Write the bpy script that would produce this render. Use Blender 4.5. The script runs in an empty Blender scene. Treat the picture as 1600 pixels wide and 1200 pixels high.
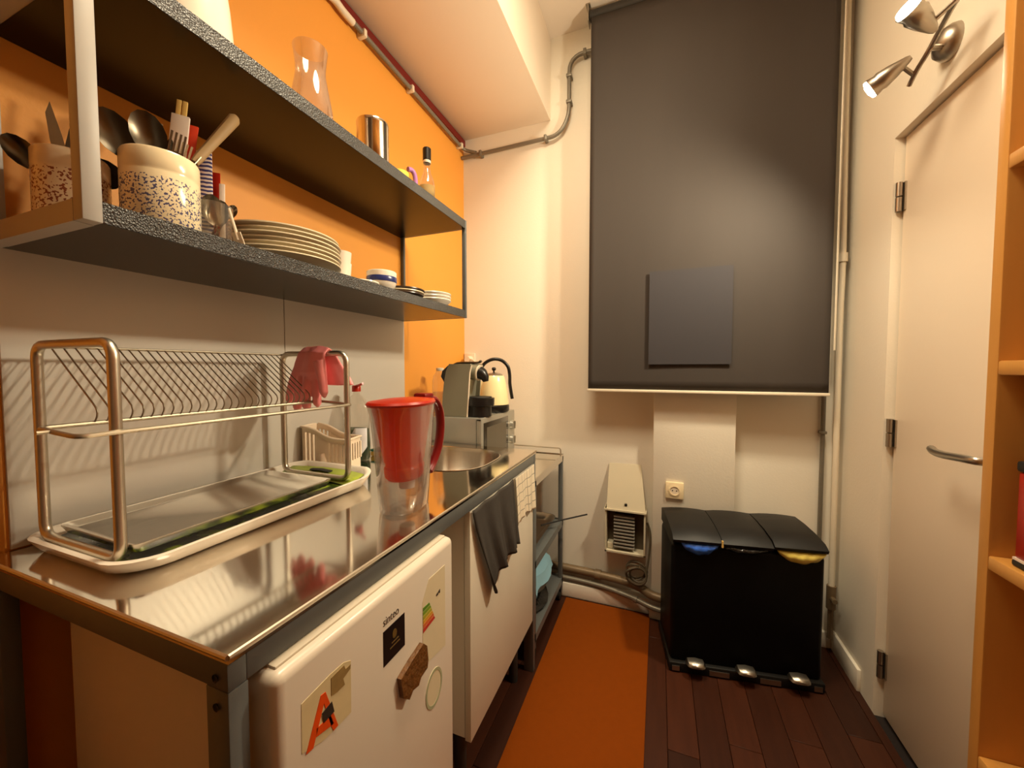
import bpy, bmesh, math, random
from mathutils import Vector, Matrix, Euler
random.seed(7)
PI = math.pi
SC = bpy.context.scene
COL = SC.collection

# ------------------------------------------------------------ camera, world, lights, exposure
YAW = math.atan(230 / 600.0); PITCH = math.radians(2.35)
cam_d = bpy.data.cameras.new('camera'); cam = bpy.data.objects.new('camera', cam_d); COL.objects.link(cam)
cam_d.sensor_width = 36.0; cam_d.lens = 600.0 / 1600.0 * 36.0; cam_d.clip_start = 0.02; cam_d.clip_end = 50
cam.location = (0, 0, 1.227); cam.rotation_euler = (PI / 2 - PITCH, 0, YAW)
SC.camera = cam
SC.view_settings.view_transform = 'Standard'; SC.view_settings.look = 'None'
SC.view_settings.exposure = 0.0; SC.view_settings.gamma = 1.0; SC.view_settings.use_curve_mapping = False
W = bpy.data.worlds.new('world'); SC.world = W; W.use_nodes = True
W.node_tree.nodes['Background'].inputs[0].default_value = (1, .8, .55, 1)
W.node_tree.nodes['Background'].inputs[1].default_value = 0.01
LAMPC = (1.0, 0.86, 0.61)
def spot(name, loc, direction, energy, size=160, blend=1.0, radius=0.042):
    d = bpy.data.lights.new(name, 'SPOT'); o = bpy.data.objects.new(name, d); COL.objects.link(o)
    d.energy = energy; d.color = LAMPC; d.spot_size = math.radians(size); d.spot_blend = blend; d.shadow_soft_size = radius
    o.location = loc; o.rotation_euler = Vector(direction).to_track_quat('-Z', 'Y').to_euler()
    return o
LOW_BULB = Vector((.570, 1.470, 2.050)); LOW_TIP = Vector((.640, 1.425, 2.090))
UP_BULB = Vector((.568, 1.285, 2.125)); UP_TIP = Vector((.640, 1.325, 2.080))
lo_dir = (LOW_BULB - LOW_TIP).normalized(); up_dir = (UP_BULB - UP_TIP).normalized()
spot('spot_low', LOW_BULB + lo_dir * .03, (-.76, .07, -.65), 72, 168)
spot('spot_high', UP_BULB + up_dir * .03, (-.9, -.05, .10), 44)
d = bpy.data.lights.new('added_fill_light', 'AREA'); o = bpy.data.objects.new('added_fill_light', d); COL.objects.link(o)
d.shape = 'DISK'; d.size = .60; d.energy = 34; d.color = (1, .84, .58); o.location = (-.26, .80, 2.93)  # added fill, no fixture seen: lifts the right wall and shaded back wall

# ------------------------------------------------------------ materials
def lin(c):
    return c / 12.92 if c <= .04045 else ((c + .055) / 1.055) ** 2.4
def rgb(r, g, b):
    return (lin(r / 255), lin(g / 255), lin(b / 255), 1)
def mat(name, c, rough=.5, metal=0.0, var=.06, scale=6.0, bump=0.0, bscale=60.0, rand=0.0, spec=.5, stretch=None, coat=0.0, rvar=0.0):
    m = bpy.data.materials.new(name); m.use_nodes = True
    nt = m.node_tree; N = nt.nodes; L = nt.links
    p = N['Principled BSDF']
    p.inputs['Roughness'].default_value = rough; p.inputs['Metallic'].default_value = metal
    p.inputs['Specular IOR Level'].default_value = spec; p.inputs['Coat Weight'].default_value = coat
    tc = N.new('ShaderNodeTexCoord'); mp = N.new('ShaderNodeMapping'); L.new(tc.outputs['Object'], mp.inputs[0])
    if stretch: mp.inputs['Scale'].default_value = stretch
    nz = N.new('ShaderNodeTexNoise'); nz.inputs['Scale'].default_value = scale; nz.inputs['Detail'].default_value = 4
    L.new(mp.outputs[0], nz.inputs['Vector'])
    mx = N.new('ShaderNodeMix'); mx.data_type = 'RGBA'
    mx.inputs[6].default_value = tuple(max(0, x * (1 - var)) for x in c[:3]) + (1,)
    mx.inputs[7].default_value = tuple(min(1, x * (1 + var)) for x in c[:3]) + (1,)
    L.new(nz.outputs['Fac'], mx.inputs[0])
    out = mx.outputs[2]
    if rand:
        oi = N.new('ShaderNodeObjectInfo'); hs = N.new('ShaderNodeHueSaturation')
        mr = N.new('ShaderNodeMapRange'); mr.inputs[3].default_value = 1 - rand; mr.inputs[4].default_value = 1 + rand
        L.new(oi.outputs['Random'], mr.inputs[0]); L.new(mr.outputs[0], hs.inputs['Value']); L.new(out, hs.inputs['Color']); out = hs.outputs[0]
    L.new(out, p.inputs['Base Color'])
    if rvar:
        mr2 = N.new('ShaderNodeMapRange'); mr2.inputs[3].default_value = max(0, rough - rvar); mr2.inputs[4].default_value = min(1, rough + rvar)
        L.new(nz.outputs['Fac'], mr2.inputs[0]); L.new(mr2.outputs[0], p.inputs['Roughness'])
    if bump:
        n2 = N.new('ShaderNodeTexNoise'); n2.inputs['Scale'].default_value = bscale; n2.inputs['Detail'].default_value = 3
        L.new(mp.outputs[0], n2.inputs['Vector'])
        b = N.new('ShaderNodeBump'); b.inputs['Strength'].default_value = bump; b.inputs['Distance'].default_value = .004
        L.new(n2.outputs['Fac'], b.inputs['Height']); L.new(b.outputs[0], p.inputs['Normal'])
    return m
def glass(name, c, body=0.0, rough=.03, refl=1.0):
    """thin-walled clear glass: transparent tint plus fresnel gloss, plus a little scattering body"""
    m = bpy.data.materials.new(name); m.use_nodes = True; nt = m.node_tree; N = nt.nodes; L = nt.links
    N.remove(N['Principled BSDF'])
    tr = N.new('ShaderNodeBsdfTransparent'); tr.inputs[0].default_value = c
    gl = N.new('ShaderNodeBsdfGlossy'); gl.inputs['Roughness'].default_value = rough
    lw = N.new('ShaderNodeLayerWeight'); lw.inputs[0].default_value = .22
    mu = N.new('ShaderNodeMath'); mu.operation = 'MULTIPLY_ADD'; mu.inputs[1].default_value = .55 * refl; mu.inputs[2].default_value = .035
    L.new(lw.outputs['Facing'], mu.inputs[0])
    mx = N.new('ShaderNodeMixShader'); L.new(mu.outputs[0], mx.inputs[0]); L.new(tr.outputs[0], mx.inputs[1]); L.new(gl.outputs[0], mx.inputs[2])
    last = mx
    if body:
        df = N.new('ShaderNodeBsdfDiffuse'); df.inputs[0].default_value = c
        tl = N.new('ShaderNodeBsdfTranslucent'); tl.inputs[0].default_value = c
        a = N.new('ShaderNodeMixShader'); a.inputs[0].default_value = .62; L.new(df.outputs[0], a.inputs[1]); L.new(tl.outputs[0], a.inputs[2])
        m2 = N.new('ShaderNodeMixShader'); m2.inputs[0].default_value = body; L.new(mx.outputs[0], m2.inputs[1]); L.new(a.outputs[0], m2.inputs[2]); last = m2
    L.new(last.outputs[0], N['Material Output'].inputs[0])
    return m
def emit(name, c, s):
    m = bpy.data.materials.new(name); m.use_nodes = True; nt = m.node_tree
    p = nt.nodes['Principled BSDF']; p.inputs['Base Color'].default_value = c; p.inputs['Emission Color'].default_value = c; p.inputs['Emission Strength'].default_value = s
    return m
def pattern(name, base, ink, scale=90, thr=.56, rough=.2, zlo=-9, zhi=9, wave=False):
    """printed decoration on glaze: scattered marks between two heights (object space)"""
    m = mat(name, base, rough); nt = m.node_tree; N = nt.nodes; L = nt.links; p = N['Principled BSDF']
    src = p.inputs['Base Color'].links[0].from_socket
    tc = N.new('ShaderNodeTexCoord')
    if wave:
        t = N.new('ShaderNodeTexWave'); t.wave_type = 'RINGS'; t.inputs['Scale'].default_value = scale; t.inputs['Distortion'].default_value = 3
    else:
        t = N.new('ShaderNodeTexNoise'); t.inputs['Scale'].default_value = scale; t.inputs['Detail'].default_value = 1.5
    L.new(tc.outputs['Object'], t.inputs['Vector'])
    gt = N.new('ShaderNodeMath'); gt.operation = 'GREATER_THAN'; gt.inputs[1].default_value = thr; L.new(t.outputs['Fac'], gt.inputs[0])
    sx = N.new('ShaderNodeSeparateXYZ'); L.new(tc.outputs['Object'], sx.inputs[0])
    a = N.new('ShaderNodeMath'); a.operation = 'GREATER_THAN'; a.inputs[1].default_value = zlo; L.new(sx.outputs[2], a.inputs[0])
    b = N.new('ShaderNodeMath'); b.operation = 'LESS_THAN'; b.inputs[1].default_value = zhi; L.new(sx.outputs[2], b.inputs[0])
    c = N.new('ShaderNodeMath'); c.operation = 'MULTIPLY'; L.new(a.outputs[0], c.inputs[0]); L.new(b.outputs[0], c.inputs[1])
    e = N.new('ShaderNodeMath'); e.operation = 'MULTIPLY'; L.new(c.outputs[0], e.inputs[0]); L.new(gt.outputs[0], e.inputs[1])
    mx = N.new('ShaderNodeMix'); mx.data_type = 'RGBA'; L.new(e.outputs[0], mx.inputs[0]); L.new(src, mx.inputs[6]); mx.inputs[7].default_value = ink
    L.new(mx.outputs[2], p.inputs['Base Color'])
    return m

M = {}
M['orange'] = mat('orange_paint', rgb(228, 153, 58), .55, var=.03, scale=2, bump=.08, bscale=140)
M['white_wall'] = mat('white_wall_paint', rgb(234, 226, 210), .65, var=.03, scale=1.5, bump=.10, bscale=120)
M['ceiling'] = mat('ceiling_paint', rgb(238, 226, 212), .7, var=.02, scale=1.5, bump=.08, bscale=140)
M['soffit'] = mat('soffit_paint', rgb(238, 222, 202), .6, var=.02, scale=1.5, bump=.06, bscale=140)
M['dimwall'] = mat('taupe_wall_paint', rgb(120, 104, 88), .7)
M['wire'] = mat('dull_wire', rgb(172, 160, 140), .46, 1.0, var=.03)
M['door'] = mat('door_gloss_paint', rgb(234, 220, 200), .38, var=.02, scale=3, bump=.03, bscale=90)
M['splash'] = mat('splash_panel_brushed', rgb(206, 200, 190), .40, .2, var=.025, scale=3, bump=.015, bscale=40, spec=.6)
M['darkred'] = mat('dark_red_strip', rgb(110, 20, 12), .5)
M['plank'] = mat('dark_wood_plank', rgb(60, 28, 13), .45, var=.35, scale=5, rand=.35, stretch=(9, .7, 4), bump=.08, bscale=30, spec=.3)
M['subfloor'] = mat('floor_gap_dark', rgb(24, 12, 8), .8)
M['mat'] = mat('orange_brown_runner', rgb(128, 60, 6), .8, var=.06, scale=40, bump=.25, bscale=300, spec=.08)
M['wood'] = mat('honey_wood', rgb(206, 150, 74), .45, var=.12, scale=4, stretch=(7, 7, .6), bump=.05, bscale=40)
M['steel'] = mat('brushed_steel', rgb(205, 198, 188), .22, 1.0, var=.05, scale=8, stretch=(30, 1, 1), rvar=.05)
M['counter'] = mat('steel_worktop', rgb(226, 220, 210), .095, 1.0, var=.04, scale=5, rvar=.035, bump=.01, bscale=6)
M['chrome'] = mat('brushed_wire', rgb(208, 200, 184), .36, 1.0, var=.03)
M['satin'] = mat('satin_nickel', rgb(176, 168, 156), .32, 1.0, var=.03)
M['greyframe'] = mat('grey_painted_steel', rgb(98, 101, 100), .42, var=.05, scale=20, spec=.5)
M['lightframe'] = mat('light_grey_painted_steel', rgb(178, 174, 168), .42, var=.03, scale=20)
M['fridge'] = mat('white_enamel', rgb(228, 216, 198), .32, var=.015, scale=3, coat=.2)
M['cab'] = mat('white_cabinet_foil', rgb(230, 220, 200), .35, var=.015, scale=3)
M['edge'] = mat('cabinet_edge', rgb(214, 202, 180), .4)
M['rubber'] = mat('black_rubber', rgb(24, 22, 20), .6)
M['black'] = mat('black_plastic', rgb(20, 17, 16), .32, var=.1)
M['bin'] = mat('black_lacquer_bin', rgb(9, 8, 8), .45, var=.2, spec=.15)
M['binlid'] = mat('black_plastic_lid', rgb(20, 18, 16), .48, var=.1, spec=.3)
M['dark'] = mat('dark_grey', rgb(40, 37, 33), .6)  # even dark grey shared by screws, legs, roller, drain and holes
M['blind'] = mat('grey_blind_cloth', rgb(64, 58, 54), .7, var=.12, scale=3.0, stretch=(1.6, 1, .35), spec=.15)
M['dark_rectangle'] = mat('blue_grey_rectangle', rgb(54, 51, 54), .75, var=.03, spec=.3)
M['cream'] = mat('cream_enamel', rgb(246, 228, 176), .25, var=.02, coat=.3)
M['plastcream'] = mat('cream_plastic', rgb(232, 214, 190), .4, var=.02)
M['socket'] = mat('ivory_plastic', rgb(240, 220, 180), .35, var=.02)
M['plate'] = mat('stoneware_beige', rgb(214, 200, 170), .3, var=.06)
M['plate_edge'] = mat('stoneware_pale', rgb(214, 198, 164), .3, var=.04)
M['china'] = mat('white_china', rgb(240, 230, 214), .18, var=.02)
M['brownplate'] = mat('brown_glaze', rgb(62, 44, 32), .3, var=.1)
M['pink'] = mat('pink_rubber', rgb(250, 150, 152), .5, var=.06, scale=20, bump=.10, bscale=60)
M['towel'] = mat('charcoal_cotton', rgb(74, 69, 64), .95, var=.12, scale=30, bump=.5, bscale=500, spec=.1)
M['red'] = mat('red_plastic', rgb(178, 36, 14), .3)
M['dred'] = mat('dark_red_plastic', rgb(120, 20, 20), .3)
M['purple'] = mat('purple_glaze', rgb(168, 116, 176), .2)
M['yellow'] = mat('yellow_glaze', rgb(236, 206, 80), .3)
M['spongey'] = mat('yellow_sponge', rgb(222, 186, 92), .9, bump=.6, bscale=260)
M['spongeg'] = mat('green_scourer', rgb(60, 132, 112), .9, bump=.6, bscale=300)
M['silver'] = mat('silver_grey_plastic', rgb(150, 146, 126), .34, .35, var=.03)
M['mwsilver'] = mat('silver_lacquer', rgb(168, 164, 152), .3, .5, var=.03)
M['mwglass'] = mat('dark_microwave_window', rgb(44, 40, 32), .12, var=.04, spec=.8)
M['pipe'] = mat('grey_painted_pipe', rgb(124, 117, 104), .4, .3, var=.08, scale=30)
M['pipew'] = mat('white_painted_pipe', rgb(226, 214, 192), .4, var=.05)
M['pipeb'] = mat('dull_brown_pipe', rgb(120, 100, 74), .45, .2, var=.15, scale=30)
M['cable'] = mat('grey_cable', rgb(90, 78, 60), .6)
M['heater'] = mat('beige_steel_cover', rgb(205, 194, 168), .45, var=.04)
M['heatin'] = mat('dusty_dark_inside', rgb(84, 72, 52), .8, var=.3, scale=30)
M['grille'] = mat('grey_grille', rgb(150, 144, 132), .5, .3)
M['bluebag'] = mat('blue_bag_plastic', rgb(60, 112, 220), .22, var=.25, scale=40, bump=.7, bscale=60)
M['yellowbag'] = mat('yellow_bag_plastic', rgb(226, 206, 104), .28, var=.1, scale=30, bump=.5, bscale=50)
M['blackbag'] = mat('black_bag_plastic', rgb(14, 13, 13), .2, bump=.9, bscale=60)
M['lightblue'] = mat('light_blue_cloth', rgb(140, 186, 206), .7, var=.05, bump=.1)
M['spoonsteel'] = mat('tarnished_steel', rgb(150, 138, 120), .25, 1.0, var=.08)
M['darksteel'] = mat('dark_steel', rgb(96, 88, 76), .3, 1.0, var=.1)
M['woodhandle'] = mat('worn_wood_handle', rgb(166, 136, 92), .6, var=.2, scale=10, stretch=(4, 4, 1))
M['bamboo'] = mat('bamboo', rgb(226, 190, 110), .6, var=.06)
M['paperw'] = mat('white_paper', rgb(240, 226, 214), .6)
M['redpaper'] = mat('red_paper', rgb(222, 70, 40), .5)
M['bluewave'] = pattern('blue_wave_print', rgb(236, 228, 226), rgb(58, 62, 130), 40, .5, .5, wave=True)
M['potblue'] = pattern('blue_sprig_print', rgb(236, 220, 184), rgb(84, 82, 118), 260, .555, .18, .008, .088)
M['potred'] = pattern('red_sprig_print', rgb(232, 212, 180), rgb(140, 74, 48), 220, .555, .2, .006, .088)
M['glass'] = glass('clear_glass', (.97, .95, .92, 1), .06, refl=1.5)
M['jugglass'] = glass('clear_jug_plastic', (.97, .96, .96, 1), .05, refl=1.7)
M['redglass'] = glass('red_translucent', rgb(255, 108, 30), .76, .12)
M['greenliq'] = glass('green_liquid', rgb(20, 120, 70), .35)
M['applabel'] = mat('pale_label', rgb(232, 232, 236), .45)
M['lilac'] = mat('lilac_print', rgb(150, 146, 196), .45)
M['bulb'] = emit('lamp_bulb_glow', (1, .9, .72, 1), 25)
M['stickpaper'] = mat('yellowed_paper', rgb(220, 202, 156), .6, var=.12, scale=30)
M['fadedpaper'] = mat('faded_label_paper', rgb(227, 212, 176), .6, var=.06, scale=20)
M['torn'] = mat('torn_brown_paper', rgb(150, 122, 70), .7, var=.25, scale=60)
M['ornA'] = mat('orange_red_print', rgb(232, 80, 10), .5, var=.1, scale=30)
M['ink'] = mat('dark_ink', rgb(50, 42, 36), .5)
M['inkg'] = mat('grey_ink', rgb(96, 84, 72), .5)
M['stblack'] = mat('black_sticker', rgb(16, 10, 12), .4)
M['stgold'] = mat('dull_gold_print', rgb(110, 86, 40), .4)
M['magnet'] = mat('carved_brown_magnet', rgb(110, 70, 28), .5, var=.5, scale=60, bump=.9, bscale=110)
M['stampg'] = mat('pale_green_print', rgb(176, 178, 140), .55)
M['jugbox'] = mat('red_tin', rgb(168, 30, 12), .35, var=.15, scale=20)

# tray print: dark leaf photo with bright green
def tray_mat():
    m = mat('leaf_print_tray', rgb(30, 32, 10), .25, var=.4, scale=20); nt = m.node_tree; N = nt.nodes; L = nt.links; p = N['Principled BSDF']
    tc = N.new('ShaderNodeTexCoord'); nz = N.new('ShaderNodeTexNoise'); nz.inputs['Scale'].default_value = 22; nz.inputs['Detail'].default_value = 6
    L.new(tc.outputs['Object'], nz.inputs['Vector'])
    r = N.new('ShaderNodeValToRGB'); r.color_ramp.elements[0].position = .42; r.color_ramp.elements[0].color = rgb(18, 16, 6)
    r.color_ramp.elements[1].position = .62; r.color_ramp.elements[1].color = rgb(150, 170, 46)
    e = r.color_ramp.elements.new(.52); e.color = rgb(62, 84, 18)
    L.new(nz.outputs['Fac'], r.inputs[0]); L.new(r.outputs[0], p.inputs['Base Color'])
    return m
M['trayprint'] = tray_mat()
M['traygreen'] = mat('lime_green_tray_end', rgb(150, 165, 52), .28, var=.25, scale=14)
def speckle():
    m = mat('black_hammered_paint', rgb(46, 45, 44), .36, var=.1, scale=30, bump=0, spec=.7); nt = m.node_tree; N = nt.nodes; L = nt.links; p = N['Principled BSDF']
    tc = N.new('ShaderNodeTexCoord'); v = N.new('ShaderNodeTexVoronoi'); v.inputs['Scale'].default_value = 330
    L.new(tc.outputs['Object'], v.inputs['Vector'])
    b = N.new('ShaderNodeBump'); b.inputs['Strength'].default_value = .55; b.inputs['Distance'].default_value = .003
    L.new(v.outputs['Distance'], b.inputs['Height']); L.new(b.outputs[0], p.inputs['Normal'])
    return m
M['shelfblack'] = speckle()
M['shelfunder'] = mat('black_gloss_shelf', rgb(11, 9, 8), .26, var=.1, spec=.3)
def gridcloth():
    m = mat('white_grid_cotton', rgb(236, 222, 196), .95, bump=.3, bscale=500, spec=.1); nt = m.node_tree; N = nt.nodes; L = nt.links; p = N['Principled BSDF']
    src = p.inputs['Base Color'].links[0].from_socket
    tc = N.new('ShaderNodeTexCoord'); sx = N.new('ShaderNodeSeparateXYZ'); L.new(tc.outputs['UV'], sx.inputs[0])
    outs = []
    for i, k in ((0, 7.0), (1, 5.0)):
        a = N.new('ShaderNodeMath'); a.operation = 'MULTIPLY'; a.inputs[1].default_value = k; L.new(sx.outputs[i], a.inputs[0])
        f = N.new('ShaderNodeMath'); f.operation = 'FRACT'; L.new(a.outputs[0], f.inputs[0])
        l = N.new('ShaderNodeMath'); l.operation = 'LESS_THAN'; l.inputs[1].default_value = .10; L.new(f.outputs[0], l.inputs[0]); outs.append(l)
    mm = N.new('ShaderNodeMath'); mm.operation = 'MAXIMUM'; L.new(outs[0].outputs[0], mm.inputs[0]); L.new(outs[1].outputs[0], mm.inputs[1])
    mx = N.new('ShaderNodeMix'); mx.data_type = 'RGBA'; L.new(mm.outputs[0], mx.inputs[0]); L.new(src, mx.inputs[6]); mx.inputs[7].default_value = rgb(170, 160, 144)
    L.new(mx.outputs[2], p.inputs['Base Color'])
    return m
M['gridcloth'] = gridcloth()

# ------------------------------------------------------------ mesh helpers
def bm_new(): return bmesh.new()
def add_box(bm, x0, x1, y0, y1, z0, z1, bevel=0.0, seg=2):
    r = bmesh.ops.create_cube(bm, size=1.0)
    vs = r['verts']
    bmesh.ops.scale(bm, vec=(x1 - x0, y1 - y0, z1 - z0), verts=vs)
    bmesh.ops.translate(bm, vec=((x0 + x1) / 2, (y0 + y1) / 2, (z0 + z1) / 2), verts=vs)
    if bevel:
        es = list({e for v in vs for e in v.link_edges})
        bmesh.ops.bevel(bm, geom=es, offset=bevel, segments=seg, affect='EDGES', profile=.5)
    return bm
def add_loft(bm, loops, cap0=True, cap1=True, closed=True):
    rows = [[bm.verts.new(p) for p in lp] for lp in loops]
    n = len(rows[0])
    for a, b in zip(rows, rows[1:]):
        for i in range(n if closed else n - 1):
            j = (i + 1) % n
            try: bm.faces.new((a[i], a[j], b[j], b[i]))
            except ValueError: pass
    if closed and cap0: bm.faces.new(list(reversed(rows[0])))
    if closed and cap1: bm.faces.new(rows[-1])
    return rows
def add_lathe(bm, prof, c=(0, 0, 0), seg=32, sx=1, sy=1, cap0=False, cap1=False):
    loops = [[(c[0] + r * sx * math.cos(2 * PI * k / seg), c[1] + r * sy * math.sin(2 * PI * k / seg), c[2] + z) for k in range(seg)] for r, z in prof]
    add_loft(bm, loops, cap0, cap1)
def smooth_path(pts, n=6):
    """Catmull-Rom through the points"""
    P = [Vector(p) for p in pts]; out = []
    for i in range(len(P) - 1):
        p0 = P[max(i - 1, 0)]; p1 = P[i]; p2 = P[i + 1]; p3 = P[min(i + 2, len(P) - 1)]
        for k in range(n):
            t = k / n
            out.append(.5 * ((2 * p1) + (p2 - p0) * t + (2 * p0 - 5 * p1 + 4 * p2 - p3) * t * t + (3 * p1 - p0 - 3 * p2 + p3) * t ** 3))
    out.append(P[-1]); return out
def round_path(pts, r, n=5, closed=False):
    """polyline with rounded corners"""
    P = [Vector(p) for p in pts]; out = []; m = len(P)
    for i in range(m):
        if not closed and i in (0, m - 1): out.append(P[i]); continue
        a = P[(i - 1) % m]; b = P[i]; c = P[(i + 1) % m]
        d1 = (a - b); d2 = (c - b); rr = min(r, d1.length * .49, d2.length * .49)
        s = b + d1.normalized() * rr; e = b + d2.normalized() * rr
        for k in range(n + 1):
            t = k / n; out.append((1 - t) ** 2 * s + 2 * t * (1 - t) * b + t * t * e)
    return out
def add_tube(bm, pts, r, seg=8, closed=False, flat=1.0):
    P = [Vector(p) for p in pts]; n = len(P); loops = []
    up = None
    for i in range(n):
        t = (P[(i + 1) % n] - P[(i - 1) % n]) if closed else (P[min(i + 1, n - 1)] - P[max(i - 1, 0)])
        t = t.normalized() if t.length > 1e-9 else Vector((0, 0, 1))
        if up is None:
            up = Vector((0, 0, 1)) if abs(t.z) < .9 else Vector((1, 0, 0))
        s = t.cross(up)
        if s.length < 1e-5: s = t.orthogonal()
        s.normalize(); u = s.cross(t).normalized(); up = u
        ri = r[i] if isinstance(r, (list, tuple)) else r
        loops.append([tuple(P[i] + s * ri * math.cos(2 * PI * k / seg) + u * ri * flat * math.sin(2 * PI * k / seg)) for k in range(seg)])
    if closed:
        loops.append(loops[0]); add_loft(bm, loops, False, False); bmesh.ops.remove_doubles(bm, verts=bm.verts, dist=1e-6)
    else:
        add_loft(bm, loops)
def add_prism(bm, poly, axis, a, b):
    """polygon (2-D) extruded along an axis from a to b"""
    def pt(u, v, w): return {'x': (w, u, v), 'y': (u, w, v), 'z': (u, v, w)}[axis]
    add_loft(bm, [[pt(u, v, a) for u, v in poly], [pt(u, v, b) for u, v in poly]])
def rrect(x0, x1, y0, y1, r, n=6):
    out = []
    for cx, cy, a0 in ((x1 - r, y1 - r, 0), (x0 + r, y1 - r, PI / 2), (x0 + r, y0 + r, PI), (x1 - r, y0 + r, 1.5 * PI)):
        for k in range(n + 1):
            a = a0 + PI / 2 * k / n; out.append((cx + r * math.cos(a), cy + r * math.sin(a)))
    return out
def wloc(o):
    v = Vector((0, 0, 0))
    while o: v += Vector(o.location); o = o.parent
    return v
def obj(name, bm, m, parent=None, local=False, angle=38, label=None):
    """link a bmesh as ONE object; geometry is in world coordinates unless local"""
    bmesh.ops.recalc_face_normals(bm, faces=bm.faces)
    me = bpy.data.meshes.new(name); bm.to_mesh(me); bm.free()
    if parent is not None and not local: me.transform(Matrix.Translation(-wloc(parent)))
    for p in me.polygons: p.use_smooth = True
    me.set_sharp_from_angle(angle=math.radians(angle))
    me.materials.append(M[m] if isinstance(m, str) else m)
    o = bpy.data.objects.new(name, me); COL.objects.link(o)
    if parent is not None: o.parent = parent
    if label: o['label'] = label
    return o
THICK = []      # a builder that makes an open sheet leaves the sheet's thickness here
def part(name, m, parent, fn, *a, local=False, label=None, angle=38, **k):
    bm = bm_new(); THICK.clear(); fn(bm, *a, **k); o = obj(name, bm, m, parent, local, angle, label)
    if THICK:
        md = o.modifiers.new('thickness', 'SOLIDIFY'); md.thickness = abs(THICK[0]); md.offset = 0
    return o
def recenter(o, loc):
    """move a top-level mesh's origin to loc (geometry stays)"""
    o.data.transform(Matrix.Translation(-Vector(loc))); o.location = loc
def tag(o, label, cat, group=None, kind=None):
    o['label'] = label; o['category'] = cat
    if group: o['group'] = group
    if kind: o['kind'] = kind
    return o
def thing(name, label, cat, loc=(0, 0, 0), group=None):
    o = bpy.data.objects.new(name, None); COL.objects.link(o); o.location = loc; o.empty_display_size = .05
    return tag(o, label, cat, group)
def struct(o): o['kind'] = 'structure'; return o
def dup(root, loc, rot=None, label=None):
    r = root.copy(); COL.objects.link(r); r.location = loc
    if rot is not None: r.rotation_euler = rot
    if label: r['label'] = label
    for ch in list(root.children):
        c = ch.copy(); COL.objects.link(c); c.parent = r
        for g in list(ch.children):
            d_ = g.copy(); COL.objects.link(d_); d_.parent = c
    return r

XL, XR, YB, YF, ZC = -1.085, .73, 2.04, -1.7, 2.97
# ------------------------------------------------------------ the room
floor = struct(part('floor', 'subfloor', None, add_box, XL - .1, XR + .12, YF - .1, YB + .1, -.06, -.012))
pw = .094; x = XL; k = 0
plank_mesh = {}
while x < XR:
    x1 = min(x + pw, XR); y = YF - (k * .53) % 1.15; 
    while y < YB:
        y0 = max(y, YF); y1 = min(y + 1.2, YB)
        if y1 - y0 > .02:
            part('plank', 'plank', floor, add_box, x + .0006, x1 - .0006, y0 + .0006, y1 - .0006, -.012, 0, bevel=.0012, seg=1)
        y += 1.2
    x += pw; k += 1
wl = struct(part('wall_left', 'orange', None, add_box, XL - .1, XL, YF - .1, YB + .1, -.05, ZC))
for a, b in ((.309, .8585), (.8600, 1.455)):
    part('splash_panel', 'splash', wl, add_box, XL, XL + .005, a, b, .902, 1.4385, bevel=.0008, seg=1)
struct(part('trim_1', 'darkred', None, add_box, XL, XL + .012, YF, YB, 2.512, 2.545))
wb = struct(part('wall_back', 'white_wall', None, add_box, XL - .1, XR + .1, YB, YB + .1, -.05, ZC))
wp = struct(part('wall_pilaster', 'white_wall', None, add_box, -.022, .327, 1.972, YB, 0, ZC, bevel=.003))
part('skirting_block', 'white_wall', wp, add_box, -.030, .327, 1.958, 1.975, 0, .10, bevel=.002)
struct(part('baseboard_back', 'white_wall', None, add_box, -.95, -.030, 1.985, YB, 0, .078, bevel=.006))
struct(part('baseboard_back', 'white_wall', None, add_box, .327, XR, 2.02, YB, 0, .07, bevel=.004))
ce = struct(part('ceiling', 'ceiling', None, add_box, XL - .1, XR + .1, YF - .1, YB + .1, ZC, ZC + .1))
part('soffit', 'soffit', ce, add_box, XL, -.562, YF, YB, 2.548, ZC, bevel=.003)
struct(part('wall_front', 'dimwall', None, add_box, XL - .1, XR + .1, YF - .1, YF, -.05, ZC))
# right wall with a door opening y .86 .. 1.70
def right_wall(bm):
    add_box(bm, XR, XR + .12, 1.70, YB + .1, -.05, ZC)
    add_box(bm, XR, XR + .12, YF - .1, .80, -.05, ZC)
    add_box(bm, XR, XR + .12, .80, 1.70, 2.0, ZC)
struct(part('wall_right', 'white_wall', None, right_wall))
struct(part('baseboard_right', 'white_wall', None, add_box, XR - .013, XR, 1.785, YB, 0, .085, bevel=.003))
door = thing('door_1', 'cream painted flush door with lever handle in the right wall', 'door', (.77, 1.25, 0)); door['kind'] = 'structure'; del door['category']; 
part('door_leaf', 'door', door, add_box, XR + .026, XR + .066, .803, 1.694, .006, 1.996, bevel=.002)
def hinge(bm, z):
    for a, b in ((-.048, -.002), (.002, .048)):
        add_tube(bm, [(XR + .012, 1.690, z + a), (XR + .012, 1.690, z + b)], .009, 12)
    add_box(bm, XR + .021, XR + .026, 1.676, 1.690, z - .046, z + .046)
for z in (1.80, 1.005, .185): part('hinge', 'satin', door, hinge, z)
def lever(bm):
    add_tube(bm, smooth_path([(XR + .024, 1.205, 1.012), (.70, 1.205, 1.012), (.686, 1.215, 1.012), (.682, 1.25, 1.010), (.681, 1.30, 1.006), (.683, 1.34, 1.006), (.692, 1.372, 1.009)], 5), .0098, 10)
part('handle', 'satin', door, lever)
part('rosette', 'satin', door, lambda bm: add_tube(bm, [(XR + .028, 1.205, 1.012), (XR + .017, 1.205, 1.012)], .026, 24))
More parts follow.
